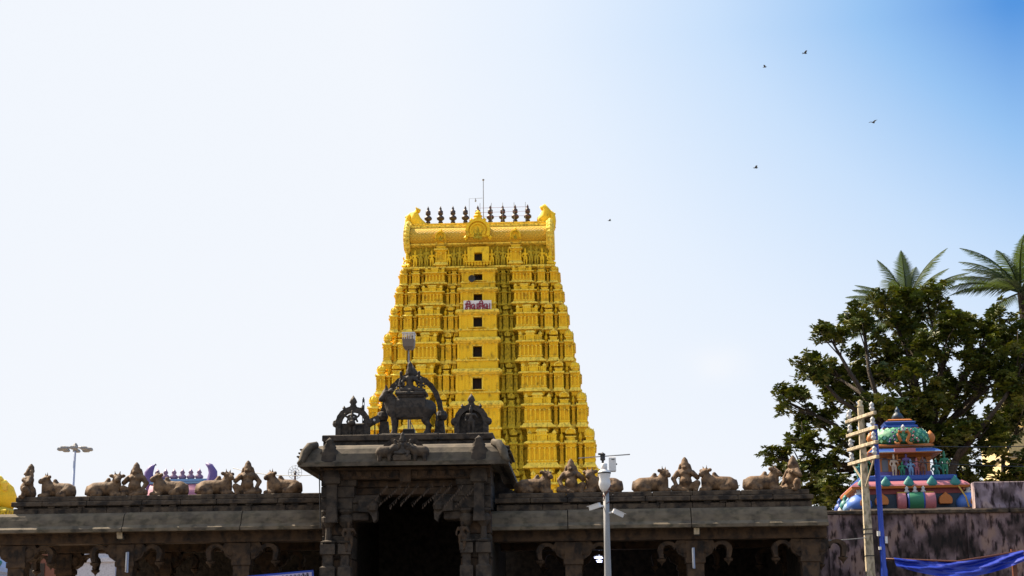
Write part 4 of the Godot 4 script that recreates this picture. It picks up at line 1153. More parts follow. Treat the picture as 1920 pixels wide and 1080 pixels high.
func pavilion_fittings() -> void:
	for e in [[-9.52, 3.89, "small floodlight under the left eave, above a tube light"], [2.3, 3.82, "small floodlight under the right eave, above a tube light"]]:
		var f := thing("eave_floodlight", e[2], "floodlight", Vector3(e[0], e[1], -31.75), 0.0, "eave floodlights")
		var st := S()
		var t := Transform3D(Basis(Vector3.RIGHT, 0.5), Vector3.ZERO)
		box(st, Vector3(0, -0.03, 0), Vector3(0.11, 0.14, 0.05), t)
		mi("lens", done(st), f, M.concrete)
		st = S()
		box(st, Vector3(0.02, -0.09, -0.05), Vector3(0.12, 0.12, 0.06), t)
		box(st, Vector3(0, 0.03, -0.09), Vector3(0.03, 0.03, 0.24))
		mi("housing", done(st), f, M.black)
	for e in [[-9.42, 3.12, "white tube light fixed upright on a left wing pillar"], [2.22, 3.06, "white tube light fixed upright on a right wing pillar"]]:
		var f := thing("tube_light", e[2], "tube light", Vector3(e[0], e[1], -31.99), 0.0, "pillar tube lights")
		var st := S(true)
		tube(st, [Vector3(0, 0, 0.03), Vector3(0, 0.4, 0.03)], [0.016], 8)
		mi("tube", done(st), f, M.white)
		st = S()
		box(st, Vector3(0.02, 0.2, -0.002), Vector3(0.045, 0.42, 0.03))
		mi("holder", done(st), f, M.blueish)
	# lit tubes deep inside the right wing
	for e in [[0.02, 3.45, 0.12, "short lit tube lamp inside the right wing, lower left one"], [0.37, 3.55, 0.22, "lit tube lamp inside the right wing, topmost one"], [0.38, 3.46, 0.12, "short lit tube lamp inside the right wing, lower right one"]]:
		var f := thing("lit_tube_lamp", e[3], "tube light", Vector3(e[0], e[1], -37), 0.0, "lit tubes inside the right wing")
		var st := S(true)
		tube(st, [Vector3(-e[2] / 2, 0, 0), Vector3(e[2] / 2, 0, 0)], [0.013], 8)
		mi("tube", done(st), f, M.lit)
		st = S()
		box(st, Vector3(0, 0.03, -0.02), Vector3(e[2] + 0.04, 0.025, 0.04))
		box(st, Vector3(0, 0.3, -0.02), Vector3(0.01, 0.55, 0.01))
		mi("fitting", done(st), f, M.white)
		var l := OmniLight3D.new()
		l.name = "tube_glow"
		l.light_energy = 0.02
		l.light_color = Color(0.8, 0.85, 1.0)
		l.omni_range = 12
		l.omni_attenuation = 2.0
		l.light_size = 0.05
		l.shadow_enabled = true
		f.add_child(l, true)
		l.position = Vector3(0, -0.02, 0.06)
	# tilted blue sign at the bottom left of the gateway
	var sb := thing("blue_sign", "tilted blue-framed sign board with dark lettering left of the gateway", "sign", Vector3(-6.12, 2.34, -31.8))
	sb.rotation.z = 0.075
	var st := S()
	block(st, Vector3(0, 0.36, 0), Vector3(1.36, 0.72, 0.05), 0.01)
	mi("frame", done(st), sb, M.blue)
	st = S()
	box(st, Vector3(0, 0.36, 0.022), Vector3(1.28, 0.64, 0.012))
	mi("panel", done(st), sb, M.sign_lilac)
	for k in 7:
		st = S(true)
		var x := 0.02 + k * 0.083
		tube(st, [Vector3(x, 0.56, 0.034), Vector3(x, 0.63, 0.034), Vector3(x + 0.03, 0.655, 0.034), Vector3(x + 0.05, 0.63, 0.034), Vector3(x + 0.05, 0.56, 0.034)], [0.009], 5)
		if k > 4:
			tube(st, [Vector3(x, 0.63, 0.034), Vector3(x + 0.025, 0.60, 0.034), Vector3(x + 0.05, 0.65, 0.034), Vector3(x + 0.02, 0.67, 0.034)], [0.009], 5)
		mi("letter", done(st), sb, M.sign_ink)
	# loose cable and aerial
	var ae := thing("aerial_rod", "thin rod with a small wire aerial on the left wing's roof", "aerial", Vector3(-7.07, 4.2, -38))
	st = S()
	tube(st, [Vector3.ZERO, Vector3(0, 1.62, 0)], [0.03, 0.025], 6)
	mi("rod", done(st), ae, M.c_brown)
	st = S()
	for k in 6:
		var a := PI * k / 6
		tube(st, [Vector3(-0.16 * cos(a), 1.58 - 0.16 * sin(a), 0.02), Vector3(0.16 * cos(a), 1.58 + 0.16 * sin(a), 0.02)], [0.005], 4)
	for r in [0.1, 0.17]:
		var ring := []
		for k in 17:
			ring.append(Vector3(r * cos(TAU * k / 16), 1.58 + r * sin(TAU * k / 16), 0.02))
		tube(st, ring, [0.005], 4)
	lathe(st, [[0.0, 1.54], [0.05, 1.58], [0.0, 1.63]], 8)
	mi("wire_dish", done(st), ae, M.steel)
	cable("aerial_cable", "thin sagging cable from the aerial rod to the gateway", Vector3(-8.6, 5.9, -37.9), Vector3(-5.2, 5.15, -32.4), 0.12, 0.008)
	cable("drop_cable", "pale cable hanging down the gateway's left edge", Vector3(-5.32, 5.0, -31.25), Vector3(-5.26, 3.9, -31.15), 0.0, 0.012)

func cable(called: String, label: String, a: Vector3, b: Vector3, sag: float, r := 0.01, m: Material = null) -> void:
	var t := thing(called, label, "cable", a)
	var st := S()
	var pts := []
	for k in 13:
		var u := k / 12.0
		pts.append((b - a) * u - Vector3(0, sag * 4.0 * u * (1.0 - u), 0))
	tube(st, pts, [r], 5)
	mi("wire", done(st), t, m if m else M.black)

# ---------------------------------------------------------------- poles
func poles() -> void:
	var c := thing("camera_pole", "grey steel pole carrying white security cameras in front of the right wing", "camera pole", Vector3(0.40, 0, -26))
	var st := S(true)
	lathe(st, [[0.07, 0.0], [0.065, 2.0], [0.052, 3.2], [0.048, 4.12]], 16)
	mi("pole", done(st), c, M.greypaint)
	st = S(true)
	lathe(st, [[0.05, 4.06], [0.075, 4.1], [0.1, 4.17], [0.098, 4.22], [0.085, 4.27], [0.1, 4.33], [0.105, 4.36], [0.107, 4.385], [0.08, 4.41], [0.05, 4.425]], 20, Transform3D(Basis.IDENTITY, Vector3(-0.02, 0, 0.05)))
	var dome := mi("dome_camera", done(st), c, M.white)
	st = S(true)
	lathe(st, [[0.108, 4.355], [0.11, 4.36], [0.11, 4.372], [0.108, 4.376]], 20, Transform3D(Basis.IDENTITY, Vector3(-0.02, 0, 0.05)))
	mi("rubber_ring", done(st), dome, M.black)
	st = S(true)
	lathe(st, [[0.05, 4.42], [0.05, 4.52], [0.035, 4.53]], 12, Transform3D(Basis.IDENTITY, Vector3(-0.02, 0, 0.05)))
	mi("dome_mount", done(st), c, M.white)
	st = S()
	block(st, Vector3(0.12, 4.52, -0.05), Vector3(0.12, 0.25, 0.1), 0.015)
	var bx := mi("junction_box", done(st), c, M.white)
	st = S()
	box(st, Vector3(0.13, 4.60, 0.002), Vector3(0.05, 0.014, 0.01))
	lathe(st, [[0.0, 4.5], [0.015, 4.52], [0.0, 4.54]], 6, Transform3D(Basis.IDENTITY, Vector3(0.19, 0, -0.02)))
	mi("vent_slot", done(st), bx, M.black)
	for e in [[-1, 3.83, -0.30, 0.26], [1, 3.72, 0.28, 0.42]]:
		st = S()
		var s: float = e[0]
		tube(st, [Vector3(0, e[1] - 0.02, 0), Vector3(s * 0.07, e[1] - 0.01, 0.03), Vector3(s * 0.12, e[1], 0.06)], [0.022, 0.018, 0.018], 6)
		mi("camera_arm", done(st), c, M.white)
		st = S()
		var t := Transform3D(Basis(Vector3(0, 0, 1), -s * e[3]) * Basis(Vector3.UP, s * 0.5), Vector3(s * 0.19, e[1] - 0.025, 0.09))
		stack(st, [[-0.1, 0.032, 0.032], [-0.09, 0.036, 0.036], [0.09, 0.036, 0.036], [0.1, 0.03, 0.03]], t * Transform3D(Basis(Vector3(0, 0, 1), PI / 2), Vector3.ZERO))
		box(st, Vector3(s * 0.015, 0.04, 0), Vector3(0.22, 0.008, 0.085), t)
		var bc := mi("bullet_camera", done(st), c, M.white)
		st = S(true)
		lathe(st, [[0.026, 0.0], [0.026, 0.006], [0.0, 0.008]], 10, t * Transform3D(Basis(Vector3(0, 0, 1), -s * PI / 2), Vector3(s * 0.1, 0, 0)))
		mi("lens", done(st), bc, M.black)
	st = S(true)
	var cb := []
	for k in 15:
		cb.append(Vector3(0.055 * sin(k * 0.6), 3.86 + k * 0.016, 0.058 * cos(k * 0.6)))
	tube(st, cb, [0.008], 5)
	tube(st, [Vector3(0.09, 4.16, 0.06), Vector3(0.05, 4.1, 0.09), Vector3(-0.03, 3.98, 0.06), Vector3(-0.04, 3.9, 0.06)], [0.009], 5)
	mi("tied_cable", done(st), c, M.c_brown)
	var v := thing("wind_vane", "black clamp with a long thin horizontal rod above the camera pole", "wind vane", Vector3(0.36, 4.4, -26.06))
	st = S()
	tube(st, [Vector3(-0.41, 0.235, 0), Vector3(0.46, 0.285, 0)], [0.008, 0.011], 6)
	mi("rod", done(st), v, M.steel)
	st = S()
	tube(st, [Vector3(0.0, 0.0, 0), Vector3(0.0, 0.3, 0)], [0.022], 6)
	lathe(st, [[0.0, 0.17], [0.045, 0.2], [0.04, 0.26], [0.05, 0.3], [0.0, 0.33]], 7)
	box(st, Vector3(-0.035, 0.3, 0), Vector3(0.05, 0.03, 0.03), Transform3D(Basis(Vector3(0, 0, 1), 0.05), Vector3.ZERO))
	mi("clamp", done(st), v, M.black)
	# concrete electricity pole
	var u := thing("utility_pole", "pale concrete electricity pole with four slanting crossarms and insulators", "utility pole", Vector3(5.96, 0, -33.0))
	st = S()
	stack(st, [[0.0, 0.12, 0.10], [3.2, 0.085, 0.075], [6.42, 0.055, 0.05]])
	mi("shaft", done(st), u, M.concrete)
	st = S(true)
	lathe(st, [[0.06, 6.42], [0.07, 6.46], [0.04, 6.5], [0.06, 6.56], [0.0, 6.6]], 10)
	mi("top_cap", done(st), u, M.concrete)
	var dirv := Vector3(0.34, 0, 1.35).normalized()
	for k in 4:
		var y := 6.2 - 0.305 * k
		st = S()
		var t := Transform3D(Basis(dirv, Vector3.UP, dirv.cross(Vector3.UP)), Vector3(-0.03, y, 0.12))
		block2(st, Vector3(0, 0, 0), Vector3(1.45, 0.07, 0.07), t)
		var arm := mi("crossarm", done(st), u, M.concrete)
		for s in [-1, 1]:
			st = S(true)
			lathe(st, [[0.02, -0.02], [0.02, 0.06], [0.05, 0.08], [0.055, 0.12], [0.03, 0.14], [0.05, 0.17], [0.045, 0.2], [0.0, 0.25]], 10, Transform3D(Basis.IDENTITY, Vector3(-0.03, y, 0.12) + dirv * s * 0.58))
			mi("insulator", done(st), arm, M.c_white)
	st = S()
	for s in [-1, 1]:
		tube(st, [Vector3(0, 4.75, 0.1), Vector3(-0.03, 5.27, 0.12) + dirv * s * 0.55], [0.022], 5)
	mi("brace", done(st), u, M.concrete)
	for y in [3.3, 3.75, 3.85]:
		st = S()
		stack(st, [[y, 0.09, 0.08], [y + 0.02, 0.09, 0.08]])
		mi("wire_tie", done(st), u, M.black)
	var bp := thing("blue_pole", "bright blue painted steel pole beside the concrete electricity pole", "pole", Vector3(6.2, 0, -32.8))
	st = S(true)
	lathe(st, [[0.075, 0.0], [0.075, 3.0], [0.058, 3.1], [0.055, 5.95], [0.065, 5.96], [0.065, 6.02], [0.0, 6.04]], 14)
	mi("shaft", done(st), bp, M.blue)
	st = S()
	box(st, Vector3(-0.07, 3.75, 0.06), Vector3(0.06, 0.1, 0.06))
	box(st, Vector3(-0.06, 3.45, 0.06), Vector3(0.05, 0.06, 0.06))
	box(st, Vector3(0.08, 3.62, 0.05), Vector3(0.05, 0.14, 0.05))
	mi("switch_box", done(st), bp, M.white)
	# cables from the pole
	cable("power_cable", "thin power cable running right from the topmost crossarm past the tree", Vector3(6.1, 5.6, -32.6), Vector3(16, 6.6, -38), 0.25, 0.009)
	cable("power_cable", "thin power cable running right above the painted shrine's eave", Vector3(6.1, 5.3, -32.6), Vector3(16, 5.9, -38), 0.25, 0.009)
	cable("service_cable", "pale cable running left from the concrete pole to the pavilion corner", Vector3(5.9, 3.68, -32.9), Vector3(4.9, 3.66, -33.2), 0.02, 0.01, M.steel)

func block2(st: SurfaceTool, c: Vector3, s: Vector3, t: Transform3D) -> void:
	var h := s / 2
	stack(st, [[c.y - h.y, h.x - 0.008, h.z - 0.008], [c.y - h.y + 0.008, h.x, h.z], [c.y + h.y - 0.008, h.x, h.z], [c.y + h.y, h.x - 0.008, h.z - 0.008]], t * Transform3D(Basis.IDENTITY, Vector3(c.x, 0, c.z)))

# ---------------------------------------------------------------- right side: wall, painted shrine, trees
func right_side() -> void:
	var w := thing("compound_wall", "stained peeling plaster compound wall right of the pavilion", "wall", Vector3.ZERO)
	var st := S()
	box(st, Vector3(10.7, 2.2, -36.3), Vector3(11.4, 4.4, 0.5))
	mi("plaster_face", done(st), w, M.plaster)
	st = S()
	block(st, Vector3(7.35, 4.45, -36.3), Vector3(4.7, 0.1, 0.62), 0.02)
	block(st, Vector3(13.2, 4.45, -36.3), Vector3(6.9, 0.1, 0.62), 0.02)
	mi("coping", done(st), w, M.stone)
	st = S()
	block(st, Vector3(11.4, 4.82, -36.35), Vector3(4.76, 0.62, 0.3), 0.02)
	mi("raised_panel", done(st), w, M.plaster_pale)
	st = S()
	for x in [5.75, 8.75, 11.6]:
		box(st, Vector3(x, 2.2, -36.02), Vector3(0.3 if x < 6 else 0.03, 4.39, 0.08))
	mi("pier", done(st), w, M.plaster)
	# tarpaulin on a pole
	var tp := thing("blue_tarpaulin", "crumpled blue tarpaulin sagging from a pole along the plaster wall", "tarpaulin", Vector3(8.0, 2.4, -34.0))
	st = S(true)
	var nx := 48
	var ny := 14
	var P := []
	var nz := FastNoiseLite.new()
	nz.seed = 4
	nz.frequency = 0.9
	for i in nx + 1:
		var row := []
		for j in ny + 1:
			var u := float(i) / nx
			var v := float(j) / ny
			var x := -1.35 + u * 2.75
			var top := 0.92 + 0.12 * u - 0.16 * sin(PI * u)
			var y := top - v * (0.2 + 0.14 * sin(u * 3.0))
			row.append(Vector3(x, y, 0.25 * v + 0.10 * nz.get_noise_2d(x * 2.0 + v * 2.0, v * 3.5) + 0.05 * sin(x * 5.0 + v * 9.0)))
		P.append(row)
	for i in nx:
		for j in ny:
			quad(st, P[i][j], P[i + 1][j], P[i + 1][j + 1], P[i][j + 1])
	mi("sheet", done(st), tp, M.tarp)
	var pl := thing("tarpaulin_pole", "dark horizontal pole holding up the blue tarpaulin", "pole", Vector3(8.0, 3.32, -34.05))
	st = S(true)
	tube(st, [Vector3(-1.6, -0.02, 0), Vector3(0, -0.1, 0.02), Vector3(1.9, 0.18, 0)], [0.025], 6)
	mi("rail", done(st), pl, M.c_brown)
	st = S()
	box(st, Vector3(1.22, -1.6, -0.05), Vector3(0.09, 3.5, 0.09))
	mi("post", done(st), pl, M.c_brown)
	# painted shrine
	var v := thing("painted_shrine", "small multicoloured temple shrine with green scaled dome above the plaster wall", "shrine", Vector3(8.2, 0, -40.2), -0.06)
	st = S()
	stack(st, [[0, 1.5, 1.5], [4.75, 1.5, 1.5]])
	mi("base_wall", done(st), v, M.c_cream)
	for e in [["ledge", M.c_navy, [[4.75, 1.28, 1.28], [5.12, 1.28, 1.28]]], ["red_band", M.c_red, [[5.12, 1.3, 1.3], [5.25, 1.3, 1.3]]], ["orange_lip", M.c_orange, [[5.25, 1.42, 1.42], [5.31, 1.44, 1.44]]], ["eave", M.c_pink, [[5.31, 1.44, 1.44], [5.36, 1.40, 1.40], [5.44, 1.28, 1.28]]], ["blue_ledge", M.c_blue, [[5.44, 1.15, 1.15], [5.5, 1.18, 1.18], [5.58, 1.18, 1.18], [5.6, 1.1, 1.1]]],
		["cella_base", M.c_purple, [[5.6, 0.68, 0.68], [5.74, 0.66, 0.66]]], ["cella", M.c_brown, [[5.74, 0.58, 0.58], [6.1, 0.58, 0.58]]], ["cella_cornice", M.c_orange, [[6.1, 0.64, 0.64], [6.16, 0.72, 0.72], [6.18, 0.90, 0.90], [6.21, 0.92, 0.92]]], ["upper_eave", M.c_sky, [[6.21, 0.92, 0.92], [6.26, 0.84, 0.84], [6.33, 0.70, 0.70]]], ["eave_stripe", M.c_blue, [[6.23, 0.895, 0.895], [6.262, 0.848, 0.848], [6.31, 0.76, 0.76]]], ["dome_seat", M.c_orange, [[6.33, 0.66, 0.66], [6.37, 0.74, 0.74], [6.41, 0.74, 0.74], [6.44, 0.66, 0.66]]]]:
		st = S()
		stack(st, e[2])
		mi(e[0], done(st), v, e[1])
	# dome with raised scales
	st = S(true)
	lathe(st, [[0.64, 6.43], [0.76, 6.5], [0.80, 6.58], [0.78, 6.70], [0.68, 6.82], [0.52, 6.88], [0.3, 6.91]], 32)
	var dm := mi("dome", done(st), v, M.c_green)
	var sm := S()
	extr(sm, PackedVector2Array([Vector2(-0.055, 0.0), Vector2(0.0, -0.05), Vector2(0.055, 0.0), Vector2(0.0, 0.05)]), 0.0, 0.014)
	var scm := done(sm)
	for r in 6:
		for k in 26:
			var el := -0.12 + r * 0.18
			var rr := 0.795 * cos(el * 0.85)
			var a := TAU * (k + 0.5 * (r % 2)) / 26
			if cos(a) < -0.3:
				continue
			var o := mi("scale", scm, dm, M.c_scale if (r + k) % 3 else M.c_teal, Vector3(sin(a) * rr, 6.57 + sin(el) * 0.38, cos(a) * rr))
			o.rotation = Vector3(-el * 0.9, a, 0)
	st = S()
	stack(st, [[6.88, 0.40, 0.40], [6.9, 0.44, 0.44], [6.95, 0.42, 0.42], [6.97, 0.36, 0.36], [7.04, 0.40, 0.40], [7.06, 0.34, 0.34]])
	mi("crown_band", done(st), v, M.c_blue)
	st = S()
	stack(st, [[6.855, 0.46, 0.46], [6.88, 0.46, 0.46]])
	mi("crown_rim", done(st), v, M.c_pink)
	st = S()
	stack(st, [[7.06, 0.3, 0.3], [7.1, 0.32, 0.32], [7.13, 0.26, 0.26]])
	mi("crown_cap", done(st), v, M.c_orange)
	st = S(true)
	lathe(st, [[0.1, 7.13], [0.16, 7.2], [0.1, 7.3], [0.05, 7.34], [0.07, 7.38], [0.0, 7.5]], 10)
	mi("finial", done(st), v, M.c_navy)
	for s in [-1, 1]:
		st = S(true)   # S-shaped scrolls of the horseshoe gable
		var x0: float = s * 0.03
		tube(st, [Vector3(s * 0.04, 6.72, 0.83), Vector3(s * 0.11, 6.73, 0.84), Vector3(s * 0.15, 6.66, 0.85), Vector3(s * 0.11, 6.57, 0.86), Vector3(s * 0.08, 6.49, 0.86), Vector3(s * 0.12, 6.43, 0.86), Vector3(s * 0.19, 6.42, 0.86), Vector3(s * 0.24, 6.47, 0.85)], [0.035, 0.04, 0.04, 0.04, 0.04, 0.04, 0.035, 0.02], 8)
		mi("gable_scroll", done(st), v, M.c_orange)
		st = S(true)
		for k in 7:
			lathe(st, [[0.0, -0.035], [0.035, 0.0], [0.0, 0.035]], 6, Transform3D(Basis.IDENTITY, Vector3(s * [0.10, 0.2, 0.26, 0.24, 0.22, 0.33, 0.35][k], [6.79, 6.78, 6.72, 6.62, 6.53, 6.55, 6.48][k], 0.82)))
		mi("gable_leaf", done(st), v, M.c_pink if s > 0 else M.c_purple)
		st = S(true)
		lathe(st, [[0.0, -0.16], [0.09, -0.1], [0.13, 0.0], [0.1, 0.09], [0.0, 0.2]], 10, Transform3D(Basis.from_scale(Vector3(1, 1, 0.8)), Vector3(s * 0.74, 6.62, 0.30)))
		mi("dome_niche", done(st), v, M.c_orange)
		# cella pillars and wall panels
		for x in [0.60, 0.36]:
			st = S()
			stack(st, [[5.7, 0.05, 0.05], [5.75, 0.04, 0.04], [6.02, 0.04, 0.04], [6.06, 0.06, 0.06], [6.1, 0.07, 0.07]], Transform3D(Basis.IDENTITY, Vector3(s * x, 0, 0.6)))
			mi("pillar", done(st), v, M.c_orange)
		st = S()
		box(st, Vector3(s * 0.48, 5.9, 0.59), Vector3(0.16, 0.3, 0.04))
		mi("panel", done(st), v, M.c_grey)
		mi("guardian_figure", MESH.figure, v, M.c_green, Vector3(s * 0.98, 5.58, 0.7), Vector3(0.62, 0.66, 0.62))
		mi("guardian_figure", MESH.figure, v, M.c_teal, Vector3(s * 0.98, 5.58, -0.6), Vector3(0.62, 0.62, 0.62))
	st = S(true)
	lathe(st, [[0.0, 6.72], [0.06, 6.76], [0.03, 6.8], [0.06, 6.84], [0.0, 6.92]], 8, Transform3D(Basis.IDENTITY, Vector3(0, 0, 0.82)))
	mi("gable_crest", done(st), v, M.c_white)
	var fc := ["c_cream", "c_orange", "c_green", "c_purple", "c_sky", "c_pink", "c_brown"]
	var fx := [-0.29, -0.19, -0.09, 0.03, 0.12, 0.28, 0.42]
	for k in 7:
		mi("deity_figure", MESH.figure, v, M[fc[k]], Vector3(fx[k], 5.6, 0.78 if k % 2 else 0.86), Vector3(0.5, [0.58, 0.62, 0.38, 0.66, 0.44, 0.48, 0.5][k], 0.5))
	st = S()
	box(st, Vector3(0.0, 6.25, 0.86), Vector3(0.52, 0.1, 0.12))
	mi("porch_fascia", done(st), v, M.c_pink)
	for k in 5:
		st = S(true)
		lathe(st, [[0.15, 5.30], [0.14, 5.36], [0.10, 5.44], [0.07, 5.47], [0.0, 5.56]], 8, Transform3D(Basis.from_scale(Vector3(1, 1, 0.5)), Vector3(-1.15 + k * 0.56, 0, 1.38)))
		mi("eave_leaf", done(st), v, M.c_teal)
	# lower row: a barrel shrine in the middle, domed shrines at the corners, horseshoe niches between
	for e in [[-0.34, 0.16, M.c_pink], [-0.17, 0.02, M.c_blue], [0.0, 0.34, M.c_green], [0.19, 0.02, M.c_blue], [0.34, 0.22, M.c_pink]]:
		st = S(true)
		var tr := Transform3D(Basis(Vector3(0, 0, 1), PI / 2), Vector3(e[0] + 0.1, 4.93, 1.4))
		lathe(st, [[0.21, -e[1] / 2 - 0.02], [0.22, -e[1] / 2], [0.22, e[1] / 2], [0.21, e[1] / 2 + 0.02]], 20, tr)
		mi("barrel_roof_segment", done(st), v, e[2])
	for s in [-1, 1]:
		st = S()
		box(st, Vector3(0.1 + s * 0.34, 5.12, 1.4), Vector3(0.2, 0.06, 0.2))
		mi("barrel_top", done(st), v, M.c_yellow)
	for k in 3:
		st = S(true)
		lathe(st, [[0.05, 5.13], [0.07, 5.17], [0.03, 5.21], [0.05, 5.25], [0.0, 5.32]], 8, Transform3D(Basis.IDENTITY, Vector3(-0.1 + k * 0.2, 0, 1.42)))
		mi("finial", done(st), v, M.c_white)
	for x in [-0.72, 0.82]:
		st = S()
		var pp := PackedVector2Array()
		for i in 13:
			var a := -0.5 + (PI + 1.0) * i / 12.0
			pp.append(Vector2(x + cos(a) * 0.16, 4.93 + sin(a) * 0.16 * (1.3 if i == 6 else 1.0)))
		extr(st, pp, 1.25, 1.5)
		mi("horseshoe_niche", done(st), v, M.c_orange)
	for x in [-1.25, 1.4]:
		st = S(true)
		lathe(st, [[0.28, 4.75], [0.32, 4.84], [0.30, 4.95], [0.2, 5.06], [0.08, 5.12]], 16, Transform3D(Basis.IDENTITY, Vector3(x, 0, 1.3)))
		mi("corner_dome", done(st), v, M.c_bluemid)
		st = S(true)
		lathe(st, [[0.08, 5.1], [0.1, 5.14], [0.04, 5.19], [0.07, 5.22], [0.0, 5.32]], 8, Transform3D(Basis.IDENTITY, Vector3(x, 0, 1.3)))
		mi("finial", done(st), v, M.c_white)
		st = S()
		var pp := PackedVector2Array()
		for i in 13:
			var a := -0.5 + (PI + 1.0) * i / 12.0
			pp.append(Vector2(x + 0.08 + cos(a) * 0.1, 4.88 + sin(a) * 0.12))
		extr(st, pp, 1.55, 1.64)
		mi("dome_niche", done(st), v, M.c_orange)
	# small colourful steps on the left flank
	for k in 5:
		st = S(true)
		lathe(st, [[0.13, 4.7], [0.15, 4.8], [0.1, 4.9], [0.05, 4.94], [0.07, 4.98], [0.0, 5.08]], 8, Transform3D(Basis.IDENTITY, Vector3(-1.5 - 0.02 * k, 0.12 * (k % 2), 1.1 - k * 0.5)))
		mi("flank_finial", done(st), v, [M.c_sky, M.c_teal, M.c_white, M.c_blue, M.c_sky][k])
	st = S()
	tube(st, [Vector3(1.15, 5.3, 1.4), Vector3(1.28, 5.0, 1.6), Vector3(1.34, 4.75, 1.6)], [0.02], 5)
	mi("yellow_rope", done(st), v, M.c_yellow)
	# cream building behind the tree
	var b := thing("cream_building", "pale cream building with rounded top behind the big tree at the right edge", "building", Vector3(17.2, 0, -58))
	st = S()
	stack(st, [[0, 1.9, 1.9], [9.0, 1.9, 1.9]])
	mi("wall", done(st), b, M.cream)
	st = S(true)
	lathe(st, [[1.9, 9.0], [2.0, 9.05], [2.0, 9.2], [1.85, 9.6], [1.4, 10.2], [0.7, 10.6], [0.0, 10.75]], 24)
	mi("rounded_top", done(st), b, M.cream)
	st = S()
	stack(st, [[7.9, 1.96, 1.96], [8.05, 1.96, 1.96]])
	mi("band", done(st), b, M.concrete)
	st = S()
	box(st, Vector3(-0.6, 6.4, 1.9), Vector3(0.9, 1.2, 0.08))
	mi("window", done(st), b, M.window_dark)

func big_tree(called: String, label: String, base: Vector3, lobes: Array, sd: int, per := 85.0) -> void:
	var t := thing(called, label, "tree", base)
	var r := RandomNumberGenerator.new()
	r.seed = sd
	var st := S(true)
	var fork := Vector3(0.1, 4.4, 0.1)
	tube(st, [Vector3.ZERO, Vector3(0.06, 1.4, 0), Vector3(-0.05, 3.0, 0.05), fork], [0.5, 0.4, 0.36, 0.34], 12)
	mi("trunk", done(st), t, M.bark)
	st = S(true)
	var hubs := []
	for k in 7:
		var a := TAU * k / 7.0 + 0.4
		var hub := fork + Vector3(cos(a) * (1.6 if k % 2 else 2.4), 1.3 + 0.9 * (k % 3), sin(a) * 1.0)
		hubs.append(hub)
		var mid := fork.lerp(hub, 0.5) + Vector3(r.randf_range(-0.2, 0.2), 0.25, r.randf_range(-0.2, 0.2))
		tube(st, [fork - Vector3(0, 0.2, 0), mid, hub], [0.2, 0.15, 0.11], 8)
	for l in lobes:
		var c := Vector3(l[0], l[1], l[2]) - base
		var best: Vector3 = fork
		for q in hubs:
			if q.distance_to(c) < best.distance_to(c) and q.y < c.y + 0.8:
				best = q
		var mid := best.lerp(c, 0.55) + Vector3(r.randf_range(-0.35, 0.35), r.randf_range(-0.1, 0.35), r.randf_range(-0.3, 0.3))
		tube(st, [best, mid, c], [0.09, 0.06, 0.03], 6)
		for k in 8:
			var d: Vector3 = Vector3(r.randf_range(-1, 1), r.randf_range(-0.6, 1), r.randf_range(-1, 1)).normalized() * l[3] * r.randf_range(0.7, 1.15)
			var s0 := mid.lerp(c, r.randf_range(0.3, 1.0))
			tube(st, [s0, s0.lerp(c + d, 0.5) + Vector3(r.randf_range(-0.1, 0.1), r.randf_range(-0.1, 0.12), 0), c + d], [0.025, 0.017, 0.008], 4)
	mi("limbs", done(st), t, M.bark)
	# leaf rosette
	var ls := SurfaceTool.new()
	ls.begin(Mesh.PRIMITIVE_TRIANGLES)
	ls.set_smooth_group(0xFFFFFFFF)
	for k in 15:
		var a := k * 2.4
		var up := r.randf_range(-0.35, 0.9)
		var d := Vector3(cos(a), up, sin(a)).normalized()
		var sdv := d.cross(Vector3(r.randf_range(-0.4, 0.4), 1, r.randf_range(-0.4, 0.4))).normalized()
		var ln := r.randf_range(0.15, 0.24)
		var w := ln * 0.27
		var b0 := d * 0.02
		var m0 := d * ln * 0.55 + Vector3(0, 0.012, 0)
		var e0 := d * ln - Vector3(0, 0.03, 0)
		quad(ls, b0, m0 - sdv * w, e0, m0)
		quad(ls, b0, m0, e0, m0 + sdv * w)
	var rm := done(ls, null, M.leaf)
	var xf: Array[Transform3D] = []
	var cols: Array[Color] = []
	for l in lobes:
		var c := Vector3(l[0], l[1], l[2]) - base
		var n := int(per * l[3] * l[3] / 0.25 * 0.55) + 12
		var subs := []
		for q in 11:
			subs.append(Vector3(r.randf_range(-1, 1), r.randf_range(-0.8, 0.9), r.randf_range(-1, 1)).normalized() * r.randf_range(0.45, 0.95) * l[3])
		for q in n:
			var d: Vector3 = subs[q % 11] + Vector3(r.randfn(0, 0.22), r.randfn(0, 0.16), r.randfn(0, 0.22)) * l[3]
			var s := r.randf_range(0.75, 1.2)
			xf.append(Transform3D(Basis.from_euler(Vector3(r.randf_range(-0.5, 0.5), r.randf_range(0, TAU), r.randf_range(-0.5, 0.5))).scaled(Vector3.ONE * s), c + d))
			var v := r.randf_range(0.6, 1.25)
			var sunlit_yel := r.randf()  # random yellowing paints sunlit highlights into the leaf colours
			cols.append(Color(0.05 * v + 0.10 * sunlit_yel * sunlit_yel, 0.078 * v + 0.075 * sunlit_yel * sunlit_yel, 0.009 * v))
	var mm := MultiMesh.new()
	mm.transform_format = MultiMesh.TRANSFORM_3D
	mm.use_colors = true
	mm.mesh = rm
	mm.instance_count = xf.size()
	for k in xf.size():
		mm.set_instance_transform(k, xf[k])
		mm.set_instance_color(k, cols[k])
	var o := MultiMeshInstance3D.new()
	o.name = "crown"
	o.multimesh = mm
	o.set_meta("kind", "stuff")
	t.add_child(o, true)

